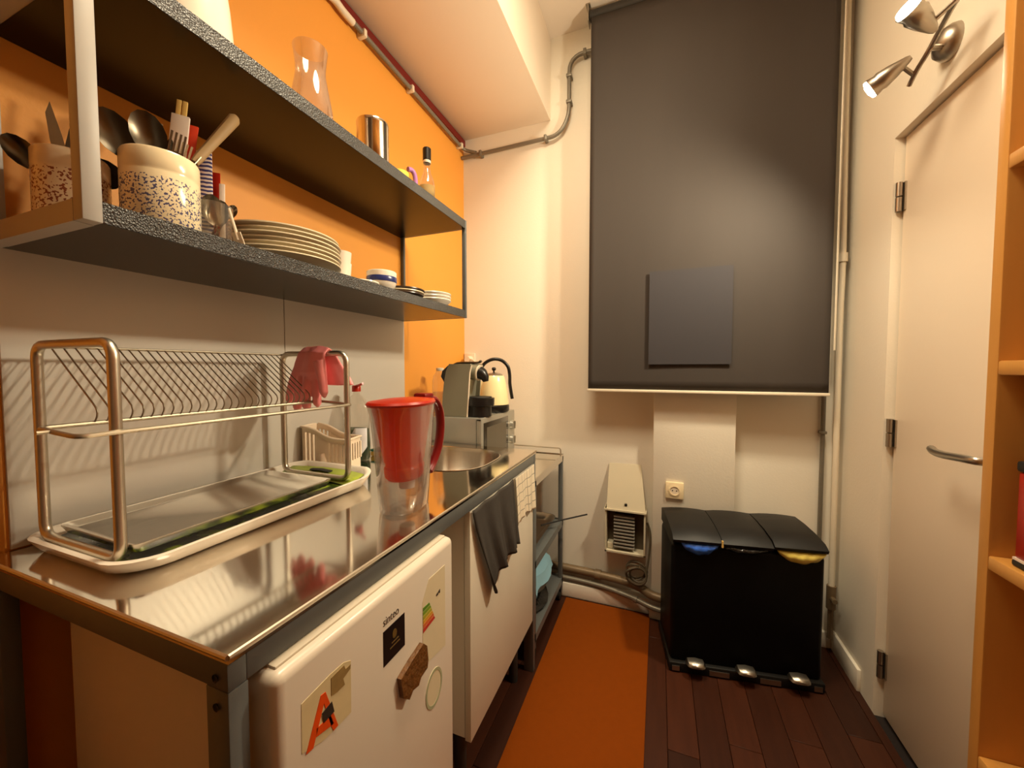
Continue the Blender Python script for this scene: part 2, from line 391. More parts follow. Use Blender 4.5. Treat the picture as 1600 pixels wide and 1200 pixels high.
part('lock_rosette', 'satin', door, lambda bm: add_tube(bm, [(XR + .028, 1.205, .91), (XR + .019, 1.205, .91)], .026, 24))

# runner
rm = part('runner', 'mat', None, add_box, -.447, -.027, .30, 1.975, 0.0002, .006, bevel=.002); recenter(rm, (-.237, 1.1, 0))
tag(rm, 'flat orange brown floor runner beside the worktop', 'runner')

# ------------------------------------------------------------ wall pipes
pipe = thing('conduit', 'thin grey conduit pipe running below the ceiling beam from orange wall to roller blind', 'pipe', (-1.06, 1.04, 2.45))
pz = 2.478
pts = round_path([(-1.062, 1.05, pz + .03), (-1.062, 1.09, pz + .012), (-1.062, 2.0, pz - .005), (-.99, 2.012, 2.450)], .03, 4)
part('wall_run', 'pipe', pipe, add_tube, pts, .0095, 10)
part('white_elbow', 'pipew', pipe, add_tube, smooth_path([(-1.062, 1.15, pz + .008), (-1.062, 1.10, pz + .010), (-1.062, 1.065, pz + .016), (-1.068, 1.03, pz + .012)], 4), .0125, 10, label='white elbow piece')
pts = round_path([(XL + .005, 2.012, 2.436), (-.51, 2.012, 2.444), (-.455, 2.012, 2.53), (-.455, 2.012, 2.825), (-.08, 2.012, 2.826)], .075, 6)
part('back_run', 'pipe', pipe, add_tube, pts, .0105, 10)
def clip(bm, p, ax):
    x, y, z = p
    if ax == 'x': add_box(bm, x - .008, x + .008, y - .015, 2.04, z - .014, z + .014, bevel=.003)
    elif ax == 'z': add_box(bm, x - .014, x + .014, y - .015, 2.04, z - .008, z + .008, bevel=.003)
    else: add_box(bm, XL, x + .015, y - .008, y + .008, z - .014, z + .014, bevel=.003)
for p, ax in (((-1.062, 1.20, pz + .008), 'y'), ((-1.062, 1.50, pz + .004), 'y'), ((-1.062, 1.96, pz - .003), 'y'), ((-.96, 2.012, 2.439), 'x'), ((-.58, 2.012, 2.444), 'x'),
              ((-.455, 2.012, 2.60), 'z'), ((-.455, 2.012, 2.73), 'z'), ((-.375, 2.012, 2.825), 'x')):
    part('pipe_clip', 'pipew' if ax == 'y' else 'pipe', pipe, clip, p, ax)

lp = thing('heating_pipe', 'thick dull brown heating pipe along the foot of the back wall', 'pipe', (-.5, 1.985, .12))
part('pipe_run', 'pipeb', lp, add_tube, smooth_path([(-1.07, 2.010, .155), (-.6, 2.010, .150), (-.25, 2.008, .142), (-.09, 1.985, .135), (-.01, 1.940, .125), (.09, 1.940, .12)], 5), .021, 12)
part('pipe_collar', 'pipeb', lp, add_tube, [(-.30, 2.008, .143), (-.27, 2.007, .1425)], .026, 12)
lp = thing('heating_pipe', 'thin shiny pale heating pipe lying below the thick brown one', 'pipe', (-.5, 1.96, .08))
part('pipe_run', 'pipe', lp, add_tube, smooth_path([(-1.07, 1.998, .104), (-.6, 1.996, .102), (-.30, 1.992, .096), (-.12, 1.962, .085), (-.01, 1.930, .072), (.09, 1.930, .066)], 5), .0125, 12)
part('pipe_collar', 'pipe', lp, add_tube, [(-.10, 1.955, .0835), (-.085, 1.950, .082)], .016, 12)
# cable coil in the corner by the pilaster
coil = thing('cable_coil', 'tangled coil of grey cable hanging on the pipes by the pilaster', 'cable', (-.075, 1.965, .2))
random.seed(3)
for j in range(4):
    c0 = Vector((-.085 + random.uniform(-.012, .012), 1.945 + .012 * j, .205 + random.uniform(-.012, .012))); rr = .042 + random.uniform(-.008, .012)
    part('cable_loop', 'cable', coil, add_tube, [c0 + Vector((rr * 1.15 * math.cos(a), .008 * math.sin(2 * a + j), rr * math.sin(a))) for a in [2 * PI * k / 20 for k in range(20)]], .0055, 6, closed=True)
part('cable_tail', 'cable', coil, add_tube, smooth_path([(-.045, 1.965, .22), (-.034, 1.985, .30), (-.030, 2.0, .40), (-.045, 2.02, .45)], 5), .006, 6)

# corner pipes on the right
cp = thing('corner_pipe', 'white vertical pipe in the corner to the right of the blind', 'pipe', (.69, 1.975, .2))
part('pipe_run', 'pipew', cp, add_tube, smooth_path([(.700, 1.985, .22), (.699, 1.985, .9), (.697, 1.985, 1.4), (.700, 1.985, 1.68), (.694, 1.985, 2.1), (.686, 1.985, ZC)], 4), .011, 10)
part('pipe_joint', 'pipew', cp, add_tube, [(.700, 1.985, 1.665), (.700, 1.985, 1.70)], .0165, 12)
part('pipe_valve', 'pipeb', cp, lambda bm: (add_tube(bm, [(.700, 1.985, .20), (.700, 1.985, .30)], .017, 10), add_tube(bm, [(.700, 1.985, .25), (.700, 1.945, .25)], .010, 8), add_tube(bm, [(.700, 1.985, .23), (.700, 1.985, .07)], .011, 8)))
cp = thing('corner_pipe', 'thin grey vertical pipe tight against the back wall corner beside the white pipe', 'pipe', (.66, 2.015, .1))
part('pipe_run', 'pipe', cp, add_tube, [(.664, 2.022, .07), (.664, 2.022, ZC)], .0085, 8)
for z in (.45, .95, 1.7): part('pipe_clip', 'pipe', cp, add_box, .652, .676, 2.010, YB, z - .006, z + .006, bevel=.002)

# ------------------------------------------------------------ roller blind
bl = thing('roller_blind', 'large grey roller blind pulled down over the window, pale bottom bar', 'blind', (.15, 1.93, 1.12))
BX0, BX1, BY = -.328, .642, 1.915
def cloth(bm):
    nx, nz = 40, 40; rows = []
    for i in range(nz + 1):
        z = 1.125 + (2.90 - 1.125) * i / nz; row = []
        for j in range(nx + 1):
            u = j / nx; e = min(u, 1 - u)
            yy = BY + .004 * math.sin(u * 9) * (1 - i / nz) * .5 - .006 * math.exp(-e * 26) * (1 - i / nz)
            row.append((BX0 + (BX1 - BX0) * u, yy, z))
        rows.append(row)
    vs = [[bm.verts.new(p) for p in r] for r in rows]
    for a, b in zip(vs, vs[1:]):
        for j in range(nx): bm.faces.new((a[j], a[j + 1], b[j + 1], b[j]))
    THICK.append(.0012)
part('cloth', 'blind', bl, cloth)
part('dark_rectangle', 'dark_rectangle', bl, add_box, -.048, .292, BY - .0125, BY - .0105, 1.245, 1.672, label='darker blue grey rectangle on the cloth')  # thin panel before the cloth, coloured darker and bluer than it
part('bottom_bar', 'pipew', bl, add_box, BX0 - .004, BX1 + .004, BY - .011, BY + .006, 1.113, 1.126, bevel=.003, label='pale bottom bar')
part('roller', 'dark', bl, add_tube, [(BX0 - .008, BY + .022, 2.925), (BX1 + .01, BY + .022, 2.925)], .024, 20)
for xx in (BX0 - .018, BX1 + .012): part('bracket', 'satin', bl, lambda bm: (add_box(bm, xx, xx + .006, BY - .005, BY + .05, 2.89, 2.97, bevel=.002), add_box(bm, xx - .008, xx + .012, BY - .005, BY + .05, 2.964, 2.97)))
part('chain', 'pipew', bl, lambda bm: (add_tube(bm, [(BX1 + .018, BY + .01, 2.91), (BX1 + .018, BY + .01, 1.3)], .0022, 6), add_tube(bm, [(BX1 + .028, BY + .03, 2.91), (BX1 + .028, BY + .03, 1.3)], .0022, 6)))

# ------------------------------------------------------------ wall heater box on back wall
hb = thing('wall_box', 'beige metal wall box with tilted cover open above a grey grille', 'wall box', (-.15, 2.04, .29))
# cover: sheet leaning out at its lower edge, with bent sides
def cover(bm):
    t = [(-.236, 2.036, .735), (-.078, 2.036, .738)]; b = [(-.240, 1.965, .515), (-.052, 1.965, .512)]
    bt = [(-.240, 2.036, .515), (-.052, 2.036, .512)]
    add_loft(bm, [[t[0], b[0], bt[0]], [t[1], b[1], bt[1]]])
part('cover', 'heater', hb, cover)
part('cover_screw', 'dark', hb, add_tube, [(-.146, 1.976, .545), (-.146, 1.969, .543)], .007, 10)
def casing(bm):
    x0, x1, z0, z1, y0, y1 = -.247, -.052, .295, .518, 1.965, 2.04
    t = .008
    add_box(bm, x0, x0 + t, y0, y1, z0, z1); add_box(bm, x1 - t, x1, y0, y1, z0, z1)
    add_box(bm, x0, x1, y0, y1, z0, z0 + t); add_box(bm, x0 - .004, x1 + .004, y0 - .006, y1, z1 - t, z1)
part('casing', 'heater', hb, casing)
part('back_plate', 'heatin', hb, add_box, -.239, -.06, 2.030, 2.04, .303, .51)
part('fin_block', 'heatin', hb, add_box, -.200, -.108, 1.990, 2.03, .318, .485)
for i in range(10): part('fin', 'grille', hb, add_box, -.205, -.103, 1.974, 1.992, .318 + i * .0172, .327 + i * .0172, bevel=.002)
part('terminal', 'heater', hb, add_box, -.237, -.208, 1.985, 2.03, .305, .335, bevel=.003)

# ------------------------------------------------------------ sockets
so = thing('wall_socket', 'ivory square wall socket on the pilaster above the bin', 'socket', (.076, 1.972, .645))
def sock(bm):
    add_box(bm, .036, .116, 1.960, 1.972, .605, .685, bevel=.004)
part('cover_plate', 'socket', so, sock)
part('socket_ring', 'socket', so, lambda bm: add_lathe(bm, [(.024, 0), (.026, .002), (.020, .003), (.0195, -.001)], (0, 0, 0), 28), local=True)
ring = so.children[-1]; ring.rotation_euler = (PI / 2, 0, 0); ring.location = (0, -.0125, 0)
part('socket_well', 'plastcream', so, add_tube, [(.076, 1.9605, .645), (.076, 1.9595, .645)], .019, 24)
for dx in (-.009, .009): part('contact_hole', 'dark', so, add_tube, [(.076 + dx, 1.960, .645), (.076 + dx, 1.9588, .645)], .003, 10)
so = thing('wall_socket', 'white socket in the corner behind the coffee machine', 'socket', (-1.04, 2.04, 1.28))
part('cover_plate', 'pipew', so, add_box, -1.080, -1.010, 2.025, 2.04, 1.24, 1.315, bevel=.004)
part('plug', 'pipew', so, lambda bm: (add_tube(bm, [(-1.04, 2.026, 1.278), (-1.04, 1.985, 1.278)], [.021, .018], 16), add_tube(bm, smooth_path([(-1.03, 1.99, 1.278), (-1.0, 1.985, 1.272), (-.985, 1.99, 1.24), (-.985, 2.02, 1.1)], 5), .005, 8)))

# ------------------------------------------------------------ work table with sink
CX0, CX1, CY0, CY1 = XL + .004, -.457, .281, 1.455
tb = thing('work_table', 'long steel topped work table on grey metal frame with built in sink', 'table', ((CX0 + CX1) / 2, .87, 0))
hole = rrect(-.945, -.545, 1.045, 1.390, .13, 8)
def top(bm):
    zt, zb = .90, .888
    o_ = [(CX0, CY0), (CX1 + .002, CY0), (CX1 + .002, CY1), (CX0, CY1)]
    ov = [bm.verts.new((a, b, zt)) for a, b in o_]; hv = [bm.verts.new((a, b, zt)) for a, b in hole]
    es = [bm.edges.new((ov[i], ov[(i + 1) % 4])) for i in range(4)] + [bm.edges.new((hv[i], hv[(i + 1) % len(hv)])) for i in range(len(hv))]
    bmesh.ops.triangle_fill(bm, use_beauty=True, use_dissolve=False, edges=es)
    lo = [bm.verts.new((a, b, zb)) for a, b in o_]
    for i in range(4): bm.faces.new((ov[i], ov[(i + 1) % 4], lo[(i + 1) % 4], lo[i]))
part('worktop', 'counter', tb, top)
part('worktop_lip', 'chrome', tb, lambda bm: (add_tube(bm, [(CX1 + .002, CY0, .8965), (CX1 + .002, CY1, .8965)], .0036, 8), add_tube(bm, [(CX0, CY0, .8965), (CX1 + .002, CY0, .8965)], .0036, 8)))
def bowl(bm):
    def ins(d, z):
        return [(px + (-.745 - px) * d, py + (1.2175 - py) * d, z) for px, py in hole]
    add_loft(bm, [ins(-.03, .9012), ins(-.015, .9022), ins(0, .901), ins(.015, .885), ins(.06, .79), ins(.13, .765), ins(.6, .757), ins(.93, .753)], False, True)
part('sink_bowl', 'steel', tb, bowl)
part('drain', 'dark', tb, add_lathe, [(.034, .002), (.03, .004), (.012, .002), (.001, .002)], (-.745, 1.2175, .757), 20)
for a in ((CX1 - .022, CX1, CY0, CY1), (CX0, CX0 + .022, CY0, CY1)): part('long_rail', 'greyframe', tb, add_box, a[0], a[1], a[2] + .022, a[3] - .022, .853, .888, bevel=.0015)
for a in ((CY0, CY0 + .022), (CY1 - .022, CY1)): part('end_rail', 'greyframe', tb, add_box, CX0, CX1, a[0], a[1], .853, .888, bevel=.0015)
for lx in (CX0, CX1 - .040):
    for ly in (CY0, CY1 - .024):
        front = lx > -.8
        xx0, xx1 = lx, lx + .040
        part('leg', 'greyframe', tb, add_box, xx0, xx1, ly, ly + .024, 0, .8525, bevel=.002)
for z in (.838, .873): part('screw', 'dark', tb, lambda bm: add_lathe(bm, [(.001, 0), (.0045, .0005), (.005, .002)], (0, 0, 0), 12), local=True)
scr = [c for c in tb.children if c.name.startswith('screw')]
for s_, z in zip(scr, (.833, .868)): s_.location = Vector((-.475, CY0 - .001, z)) - tb.location; s_.rotation_euler = (PI / 2, 0, 0)

# ------------------------------------------------------------ fridge
fr = thing('fridge', 'small white fridge with stickers under the near end of the work table', 'fridge', (-.68, .53, 0))
part('body', 'fridge', fr, add_box, -.935, -.500, .325, .745, .02, .838, bevel=.006)
def fdoor(bm):
    # rounded slab: profile in y-z plane, slight crown front
    add_box(bm, -.494, -.430, .318, .752, .09, .848, bevel=.014, seg=4)
part('door', 'fridge', fr, fdoor)
part('door_cap', 'edge', fr, add_box, -.488, -.445, .33, .74, .8465, .8515, bevel=.002)
part('plinth', 'dark', fr, add_box, -.92, -.49, .33, .74, 0, .085)
SX = -.430
def sticker(name, m, poly, h, parent=fr, label=None, depth=.0):
    return part(name, m, parent, add_prism, poly, 'x', SX + depth, SX + depth + h, label=label)
sA = sticker('paper_sticker', 'stickpaper', [(.353, .789), (.401, .793), (.425, .792), (.439, .785), (.438, .705), (.411, .706), (.384, .709), (.352, .722)], .0006, label='yellowed peeling paper sticker with a big orange letter A')
sticker('torn_paper', 'torn', [(.401, .787), (.425, .788), (.428, .78), (.438, .78), (.437, .774), (.423, .769), (.426, .758), (.412, .758), (.401, .761)], .0006, sA, depth=.0006)
def bigA(bm):
    for pl in ([(.358, .716), (.383, .776), (.391, .775), (.388, .761), (.369, .714)], [(.391, .775), (.412, .708), (.404, .707), (.399, .719), (.388, .761)], [(.375, .736), (.399, .734), (.404, .718), (.400, .718), (.374, .725)]):
        add_prism(bm, pl, 'x', SX + .0006, SX + .0013)
part('letter', 'ornA', sA, bigA, label='orange letter A')
sticker('dark_block', 'ink', [(.401, .753), (.405, .735), (.387, .734), (.384, .75)], .0006, sA, depth=.0014)
sB = sticker('black_sticker', 'stblack', [(.512, .780), (.570, .780), (.570, .719), (.512, .719)], .0008, label='square black sticker with a dull gold emblem')
def emblem(bm):
    pts = [(.541 + .006 * math.cos(2 * PI * k / 12), .760 + .008 * math.sin(2 * PI * k / 12)) for k in range(12)]
    add_prism(bm, pts, 'x', SX + .0008, SX + .0013)
    add_prism(bm, [(.533, .748), (.552, .748), (.552, .746), (.533, .746)], 'x', SX + .0008, SX + .0013)
    add_prism(bm, [(.528, .741), (.555, .741), (.555, .739), (.528, .739)], 'x', SX + .0008, SX + .0013)
part('emblem', 'stgold', sB, emblem)
mg = part('fridge_magnet', 'magnet', None, add_prism, [(.546, .674), (.578, .684), (.616, .692), (.628, .679), (.632, .648), (.629, .634), (.607, .631), (.599, .621), (.581, .626), (.57, .617), (.553, .633)], 'x', SX + .0005, SX + .010)
recenter(mg, (SX, .59, .655)); tag(mg, 'brown carved fridge magnet below the square black sticker', 'magnet')
sE = sticker('energy_label', 'fadedpaper', [(.650, .800), (.712, .800), (.712, .620), (.627, .634), (.627, .764)], .0006, label='faded energy label with coloured bars')
cols = [(96, 140, 40), (130, 160, 44), (176, 170, 50), (214, 160, 50), (214, 110, 50), (196, 60, 44)]
bars = [[(.628, .753), (.650, .752)], [(.628, .7445), (.653, .745)], [(.628, .736), (.657, .737)], [(.628, .727), (.660, .729)], [(.628, .7185), (.664, .722)], [(.628, .710), (.667, .714)], [(.628, .701), (.671, .706)]]
for i in range(6):
    sticker('energy_bar', mat('energy_bar_%d' % i, rgb(*cols[i]), .5), [bars[i][0], bars[i][1], (bars[i + 1][1][0], bars[i + 1][1][1] + .0012), (bars[i + 1][0][0], bars[i + 1][0][1] + .0012)], .0006, sE, depth=.0006)
sticker('grade_marks', 'ink', [(.676, .753), (.683, .756), (.684, .750), (.678, .749)], .0006, sE, depth=.0006)
sticker('grade_marks', 'ink', [(.685, .756), (.691, .758), (.691, .750), (.686, .751)], .0006, sE, depth=.0006)
rs = sticker('round_sticker', 'fadedpaper', [(.666 + .031 * math.cos(2 * PI * k / 28), .560 + .040 * math.sin(2 * PI * k / 28)) for k in range(28)], .0006, label='round pale green stamp sticker')
def rring(bm):
    n = 28; loops = []
    for xx, s in ((SX + .0006, 1.0), (SX + .0011, 1.0), (SX + .0011, .84), (SX + .0006, .84)):
        loops.append([(xx, .666 + .031 * s * math.cos(2 * PI * k / n), .560 + .040 * s * math.sin(2 * PI * k / n)) for k in range(n)])
    loops.append(loops[0]); add_loft(bm, loops, False, False)
part('stamp_ring', 'stampg', rs, rring)
def text_mesh(name, s, size, m, parent, loc, rot, extrude=.0003, sx=1.0):
    cu = bpy.data.curves.new(name, 'FONT'); cu.body = s; cu.size = size; cu.extrude = extrude; cu.resolution_u = 3
    tmp = bpy.data.objects.new('tmp', cu); COL.objects.link(tmp)
    dg = bpy.context.evaluated_depsgraph_get(); me = bpy.data.meshes.new_from_object(tmp.evaluated_get(dg))
    COL.objects.unlink(tmp); bpy.data.objects.remove(tmp)
    me.materials.clear(); me.materials.append(M[m]); o = bpy.data.objects.new(name, me); COL.objects.link(o)
    o.parent = parent; o.location = Vector(loc) - wloc(parent); o.rotation_euler = rot; o.scale.x = sx
    return o
text_mesh('lettering', 'sinteo', .021, 'inkg', fr, (SX + .0004, .512, .789), (PI / 2, 0, PI / 2), sx=.82)['label'] = 'grey lettering on the door'

# ------------------------------------------------------------ cabinet beside the fridge
cb = thing('base_cabinet', 'white base cabinet with plain door at the far end of the work table', 'cabinet', (-.7, 1.13, .25))
def carcass(bm):
    add_box(bm, -1.03, -.479, .892, .908, .222, .850); add_box(bm, -1.03, -.479, 1.410, 1.426, .222, .850)
    add_box(bm, -1.03, -.479, .908, 1.410, .222, .238); add_box(bm, -1.03, -1.02, .908, 1.410, .238, .850)
part('carcass', 'cab', cb, carcass)
part('door', 'cab', cb, add_box, -.477, -.459, .889, 1.429, .217, .8505, bevel=.0015)
for y_ in (.94, 1.37):
    for x_ in (-.98, -.52): part('leg', 'dark', cb, add_tube, [(x_, y_, 0), (x_, y_, .223)], .018, 12)

# ------------------------------------------------------------ towels over the cabinet door
def towel(bm, y0a, y1a, y0b, y1b, zt, zfun, xoff, ripple, ph, nx=28, nz=24, left_curve=1.0):
    uv = bm.loops.layers.uv.new('UVMap'); rows = []
    for i in range(nz + 1):
        v = i / nz; row = []
        for j in range(nx + 1):
            u = j / nx
            ya = y0a + (y0b - y0a) * v ** left_curve; yb = y1a + (y1b - y1a) * v
            yy = ya + (yb - ya) * u
            z = zt + (zfun(u) - zt) * v
            xx = xoff + ripple * (.25 + .75 * v) * (1 + math.sin(u * 17 + ph + v * 1.2)) * .5 + ripple * .5 * v * (1 + math.sin(u * 37 + ph * 2)) * .5
            row.append((bm.verts.new((xx, yy, z)), (u, v)))
        rows.append(row)
    # flap over the top edge
    for a, b in zip(rows, rows[1:]):
        for j in range(nx):
            q = (a[j], a[j + 1], b[j + 1], b[j]); f_ = bm.faces.new([t[0] for t in q])
            for lp_, t in zip(f_.loops, q): lp_[uv].uv = t[1]
    THICK.append(-.0025)
def z1(u): return .606 - .045 * math.exp(-((u - .08) / .10) ** 2) + .02 * u - .028 * max(0, u - .7)
t1 = part('dish_towel', 'towel', None, towel, .893, 1.203, 1.000, 1.235, .8515, z1, -.4565, .019, .5, left_curve=1.3, angle=80)
recenter(t1, (-.435, 1.0, .74)); tag(t1, 'charcoal grey dish towel hanging over the white cabinet door', 'towel')
t2 = part('dish_towel', 'gridcloth', None, towel, 1.215, 1.428, 1.240, 1.428, .8515, lambda u: .690 + .012 * math.sin(u * 5) - .012 * (1 - u), -.4565, .008, 2.0, angle=80)
recenter(t2, (-.435, 1.26, .78)); tag(t2, 'white dish towel with thin grey grid lines beside the charcoal towel', 'towel')

# ------------------------------------------------------------ utility trolley
tr = thing('utility_trolley', 'grey metal three tier trolley at the far end of the work table', 'trolley', (-.72, 1.74, 0))
TX0, TX1, TY0, TY1 = -1.06, -.466, 1.475, 1.975
for lx in (TX0, TX1 - .022):
    for ly in (TY0, TY1 - .022): part('post', 'greyframe', tr, add_box, lx, lx + .022, ly, ly + .022, .055, .768, bevel=.002)
def tier(bm, z, lip):
    add_box(bm, TX0 + .001, TX1 - .001, TY0 + .001, TY1 - .001, z - .004, z)
    for a in ((TX0, TX1, TY0, TY0 + .003), (TX0, TX1, TY1 - .003, TY1), (TX0, TX0 + .003, TY0, TY1), (TX1 - .003, TX1, TY0, TY1)):
        add_box(bm, a[0], a[1], a[2], a[3], z - lip, z + .004)
part('top_shelf', 'counter', tr, tier, .772, .03)
part('middle_shelf', 'greyframe', tr, tier, .425, .03)
part('bottom_shelf', 'greyframe', tr, tier, .115, .03)
part('guard_rail', 'chrome', tr, add_tube, round_path([(TX1 - .012, TY1 - .012, .772), (TX1 - .012, TY1 - .012, .806), (TX0 + .012, TY1 - .012, .806), (TX0 + .012, TY1 - .012, .772)], .015, 4), .0035, 8)
def castor(bm, cx, cy):
    add_tube(bm, [(cx - .011, cy, .025), (cx + .011, cy, .025)], .025, 16); add_box(bm, cx - .016, cx + .016, cy - .012, cy + .012, .045, .06)
for cx in (TX0 + .015, TX1 - .018):
    for cy in (TY0 + .02, TY1 - .02): part('castor', 'rubber', tr, castor, cx, cy)

# things on the trolley
gp = thing('grill_pan', 'dark grill tray with a thin handle sticking out over the middle trolley shelf edge', 'pan', (-.6, 1.7, .425))
def pan(bm):
    lo = rrect(-.85, -.52, 1.54, 1.93, .04, 4); hi = rrect(-.87, -.50, 1.52, 1.95, .045, 4)
    add_loft(bm, [[(a, b, .4255) for a, b in lo], [(a, b, .452) for a, b in hi], [(a, b, .454) for a, b in rrect(-.877, -.493, 1.513, 1.957, .045, 4)], [(a, b, .450) for a, b in rrect(-.866, -.504, 1.524, 1.946, .045, 4)], [(a, b, .430) for a, b in rrect(-.845, -.525, 1.545, 1.925, .04, 4)]], True, True)
part('tray', 'satin', gp, pan)
part('handle', 'rubber', gp, add_tube, [(-.53, 1.78, .458), (-.45, 1.85, .468), (-.335, 1.95, .478)], .004, 8)
bx = part('carton', mat('brown_carton_board', rgb(150, 116, 78), .8), None, lambda bm: (add_box(bm, -.985, -.905, 1.56, 1.66, .4255, .69, bevel=.002), add_box(bm, -.983, -.907, 1.605, 1.615, .689, .692)))
recenter(bx, (-.945, 1.61, .4255)); tag(bx, 'narrow brown carton standing on the middle trolley shelf', 'box')
# folded light blue cloth and black bag on lowest shelf
def folded(bm):
    prof = [(-.76, .172), (-.55, .172), (-.498, .200), (-.478, .240), (-.495, .285), (-.55, .318), (-.76, .318), (-.76, .304), (-.56, .304), (-.52, .276), (-.503, .240), (-.52, .208), (-.555, .188), (-.76, .188)]
    loops = []
    for k in range(9):
        y_ = 1.55 + .30 * k / 8; dz = .006 * math.sin(k * 1.3); loops.append([(a - .01 * math.sin(k), y_, b + dz) for a, b in prof])
    add_loft(bm, loops)
fc = part('folded_cloth', 'lightblue', None, folded); recenter(fc, (-.65, 1.7, .2)); tag(fc, 'folded light blue cloth on the lowest trolley shelf', 'cloth')
def lump(bm, c, s, n=3, amp=.12, seed=1):
    r = bmesh.ops.create_icosphere(bm, subdivisions=n, radius=1)
    rnd = random.Random(seed); k = [(rnd.uniform(2, 6), rnd.uniform(0, 6)) for _ in range(6)]
    for v in r['verts']:
        d_ = 1 + amp * (math.sin(v.co.x * k[0][0] + k[0][1]) * math.sin(v.co.y * k[1][0] + k[1][1]) + math.sin(v.co.z * k[2][0] + k[2][1]) * .6 + .4 * math.sin(v.co.x * 9 + v.co.z * 7))
        v.co = Vector((c[0] + v.co.x * s[0] * d_, c[1] + v.co.y * s[1] * d_, c[2] + max(v.co.z, -.55) * s[2] * d_))
lb = part('bundle', 'blackbag', None, lump, (-.62, 1.70, .134), (.135, .20, .032), amp=.06); recenter(lb, (-.66, 1.71, .115)); tag(lb, 'crumpled black bag under the folded light blue cloth', 'bag')
lb = part('bundle', 'dark', None, lump, (-.92, 1.72, .23), (.09, .18, .17), amp=.08, seed=4); recenter(lb, (-.86, 1.72, .115)); tag(lb, 'dark bundle behind the light blue cloth on the lowest trolley shelf', 'bag')

# ------------------------------------------------------------ microwave
mw = thing('microwave', 'silver microwave oven standing on the trolley top', 'microwave', (-.87, 1.67, .772))
part('body', 'mwsilver', mw, add_box, -1.050, -.728, 1.470, 1.872, .784, 1.012, bevel=.004)
part('front_frame', 'mwsilver', mw, add_box, -.727, -.703, 1.470, 1.872, .784, 1.012, bevel=.005)
part('window', 'mwglass', mw, add_box, -.704, -.7005, 1.492, 1.775, .812, .990, bevel=.001)
part('window_mesh', mat('window_mesh_grey', rgb(84, 76, 62), .3), mw, add_box, -.7012, -.6998, 1.52, 1.745, .840, .968)
for z in (.94, .865):
    kb = part('knob', 'mwsilver', mw, add_tube, [(-.704, 1.825, z), (-.688, 1.825, z)], [.024, .021], 20)
    part('knob_grip', 'chrome', kb, add_box, -.690, -.680, 1.822, 1.828, z - .019, z + .019, bevel=.001)
part('vent_slot', 'black', mw, add_box, -.724, -.706, 1.4685, 1.4715, 1.003, 1.008)
for x_ in (-1.02, -.75):
    for y_ in (1.50, 1.84): part('foot', 'rubber', mw, add_tube, [(x_, y_, .772), (x_, y_, .786)], .014, 10)

# ------------------------------------------------------------ coffee machine
cm = thing('coffee_machine', 'olive silver capsule coffee machine with black spout on the microwave', 'coffee machine', (-.82, 1.55, 1.0125))
def side(bm, y0, y1):
    poly = [(-.905, 1.0135), (-.783, 1.0135), (-.780, 1.05), (-.776, 1.10), (-.772, 1.16), (-.768, 1.21), (-.760, 1.238), (-.765, 1.246), (-.870, 1.246), (-.886, 1.215), (-.897, 1.16), (-.904, 1.10), (-.907, 1.05)]
    add_prism(bm, poly, 'y', y0, y1)
part('side_panel', 'silver', cm, side, 1.490, 1.496)
part('side_panel', 'silver', cm, side, 1.604, 1.610)
part('panel_edge', 'plastcream', cm, add_tube, [(-.783, 1.4925, 1.0135), (-.780, 1.4925, 1.05), (-.776, 1.4925, 1.10), (-.772, 1.4925, 1.16), (-.768, 1.4925, 1.21), (-.760, 1.4925, 1.238)], .0035, 6, label='pale trim on panel edge')
part('core', 'silver', cm, lambda bm: add_prism(bm, [(-.90, 1.0135), (-.800, 1.0135), (-.797, 1.10), (-.790, 1.17), (-.785, 1.24), (-.868, 1.24), (-.885, 1.21), (-.896, 1.15)], 'y', 1.496, 1.604))
part('top_lever', 'black', cm, add_tube, smooth_path([(-.885, 1.55, 1.236), (-.86, 1.55, 1.250), (-.80, 1.55, 1.252), (-.755, 1.55, 1.252), (-.742, 1.55, 1.260)], 4), .012, 8, flat=.45)
part('rear_cap', 'black', cm, lambda bm: add_prism(bm, [(-.880, 1.240), (-.910, 1.215), (-.918, 1.19), (-.902, 1.165), (-.888, 1.19)], 'y', 1.500, 1.600))
part('brew_head', 'silver', cm, add_tube, [(-.79, 1.55, 1.212), (-.752, 1.55, 1.207)], [.036, .034], 20)
part('head_ring', 'plastcream', cm, add_tube, [(-.754, 1.55, 1.207), (-.748, 1.55, 1.206)], .036, 20)
part('spout', 'black', cm, add_tube, [(-.749, 1.55, 1.206), (-.736, 1.55, 1.200), (-.722, 1.55, 1.184), (-.718, 1.55, 1.168)], [.032, .027, .019, .012], 16)
part('drip_tray', 'black', cm, lambda bm: (add_lathe(bm, [(.001, 0), (.050, 0), (.050, .045), (.062, .05), (.063, .082), (.055, .083), (.001, .080)], (-.745, 1.55, 1.0135), 28, cap0=True, cap1=True), add_box(bm, -.80, -.745, 1.502, 1.598, 1.0135, 1.09)))
part('capsule_grid', 'rubber', cm, add_lathe, [(.052, .0845), (.050, .087), (.001, .087)], (-.745, 1.55, 1.0135), 24)

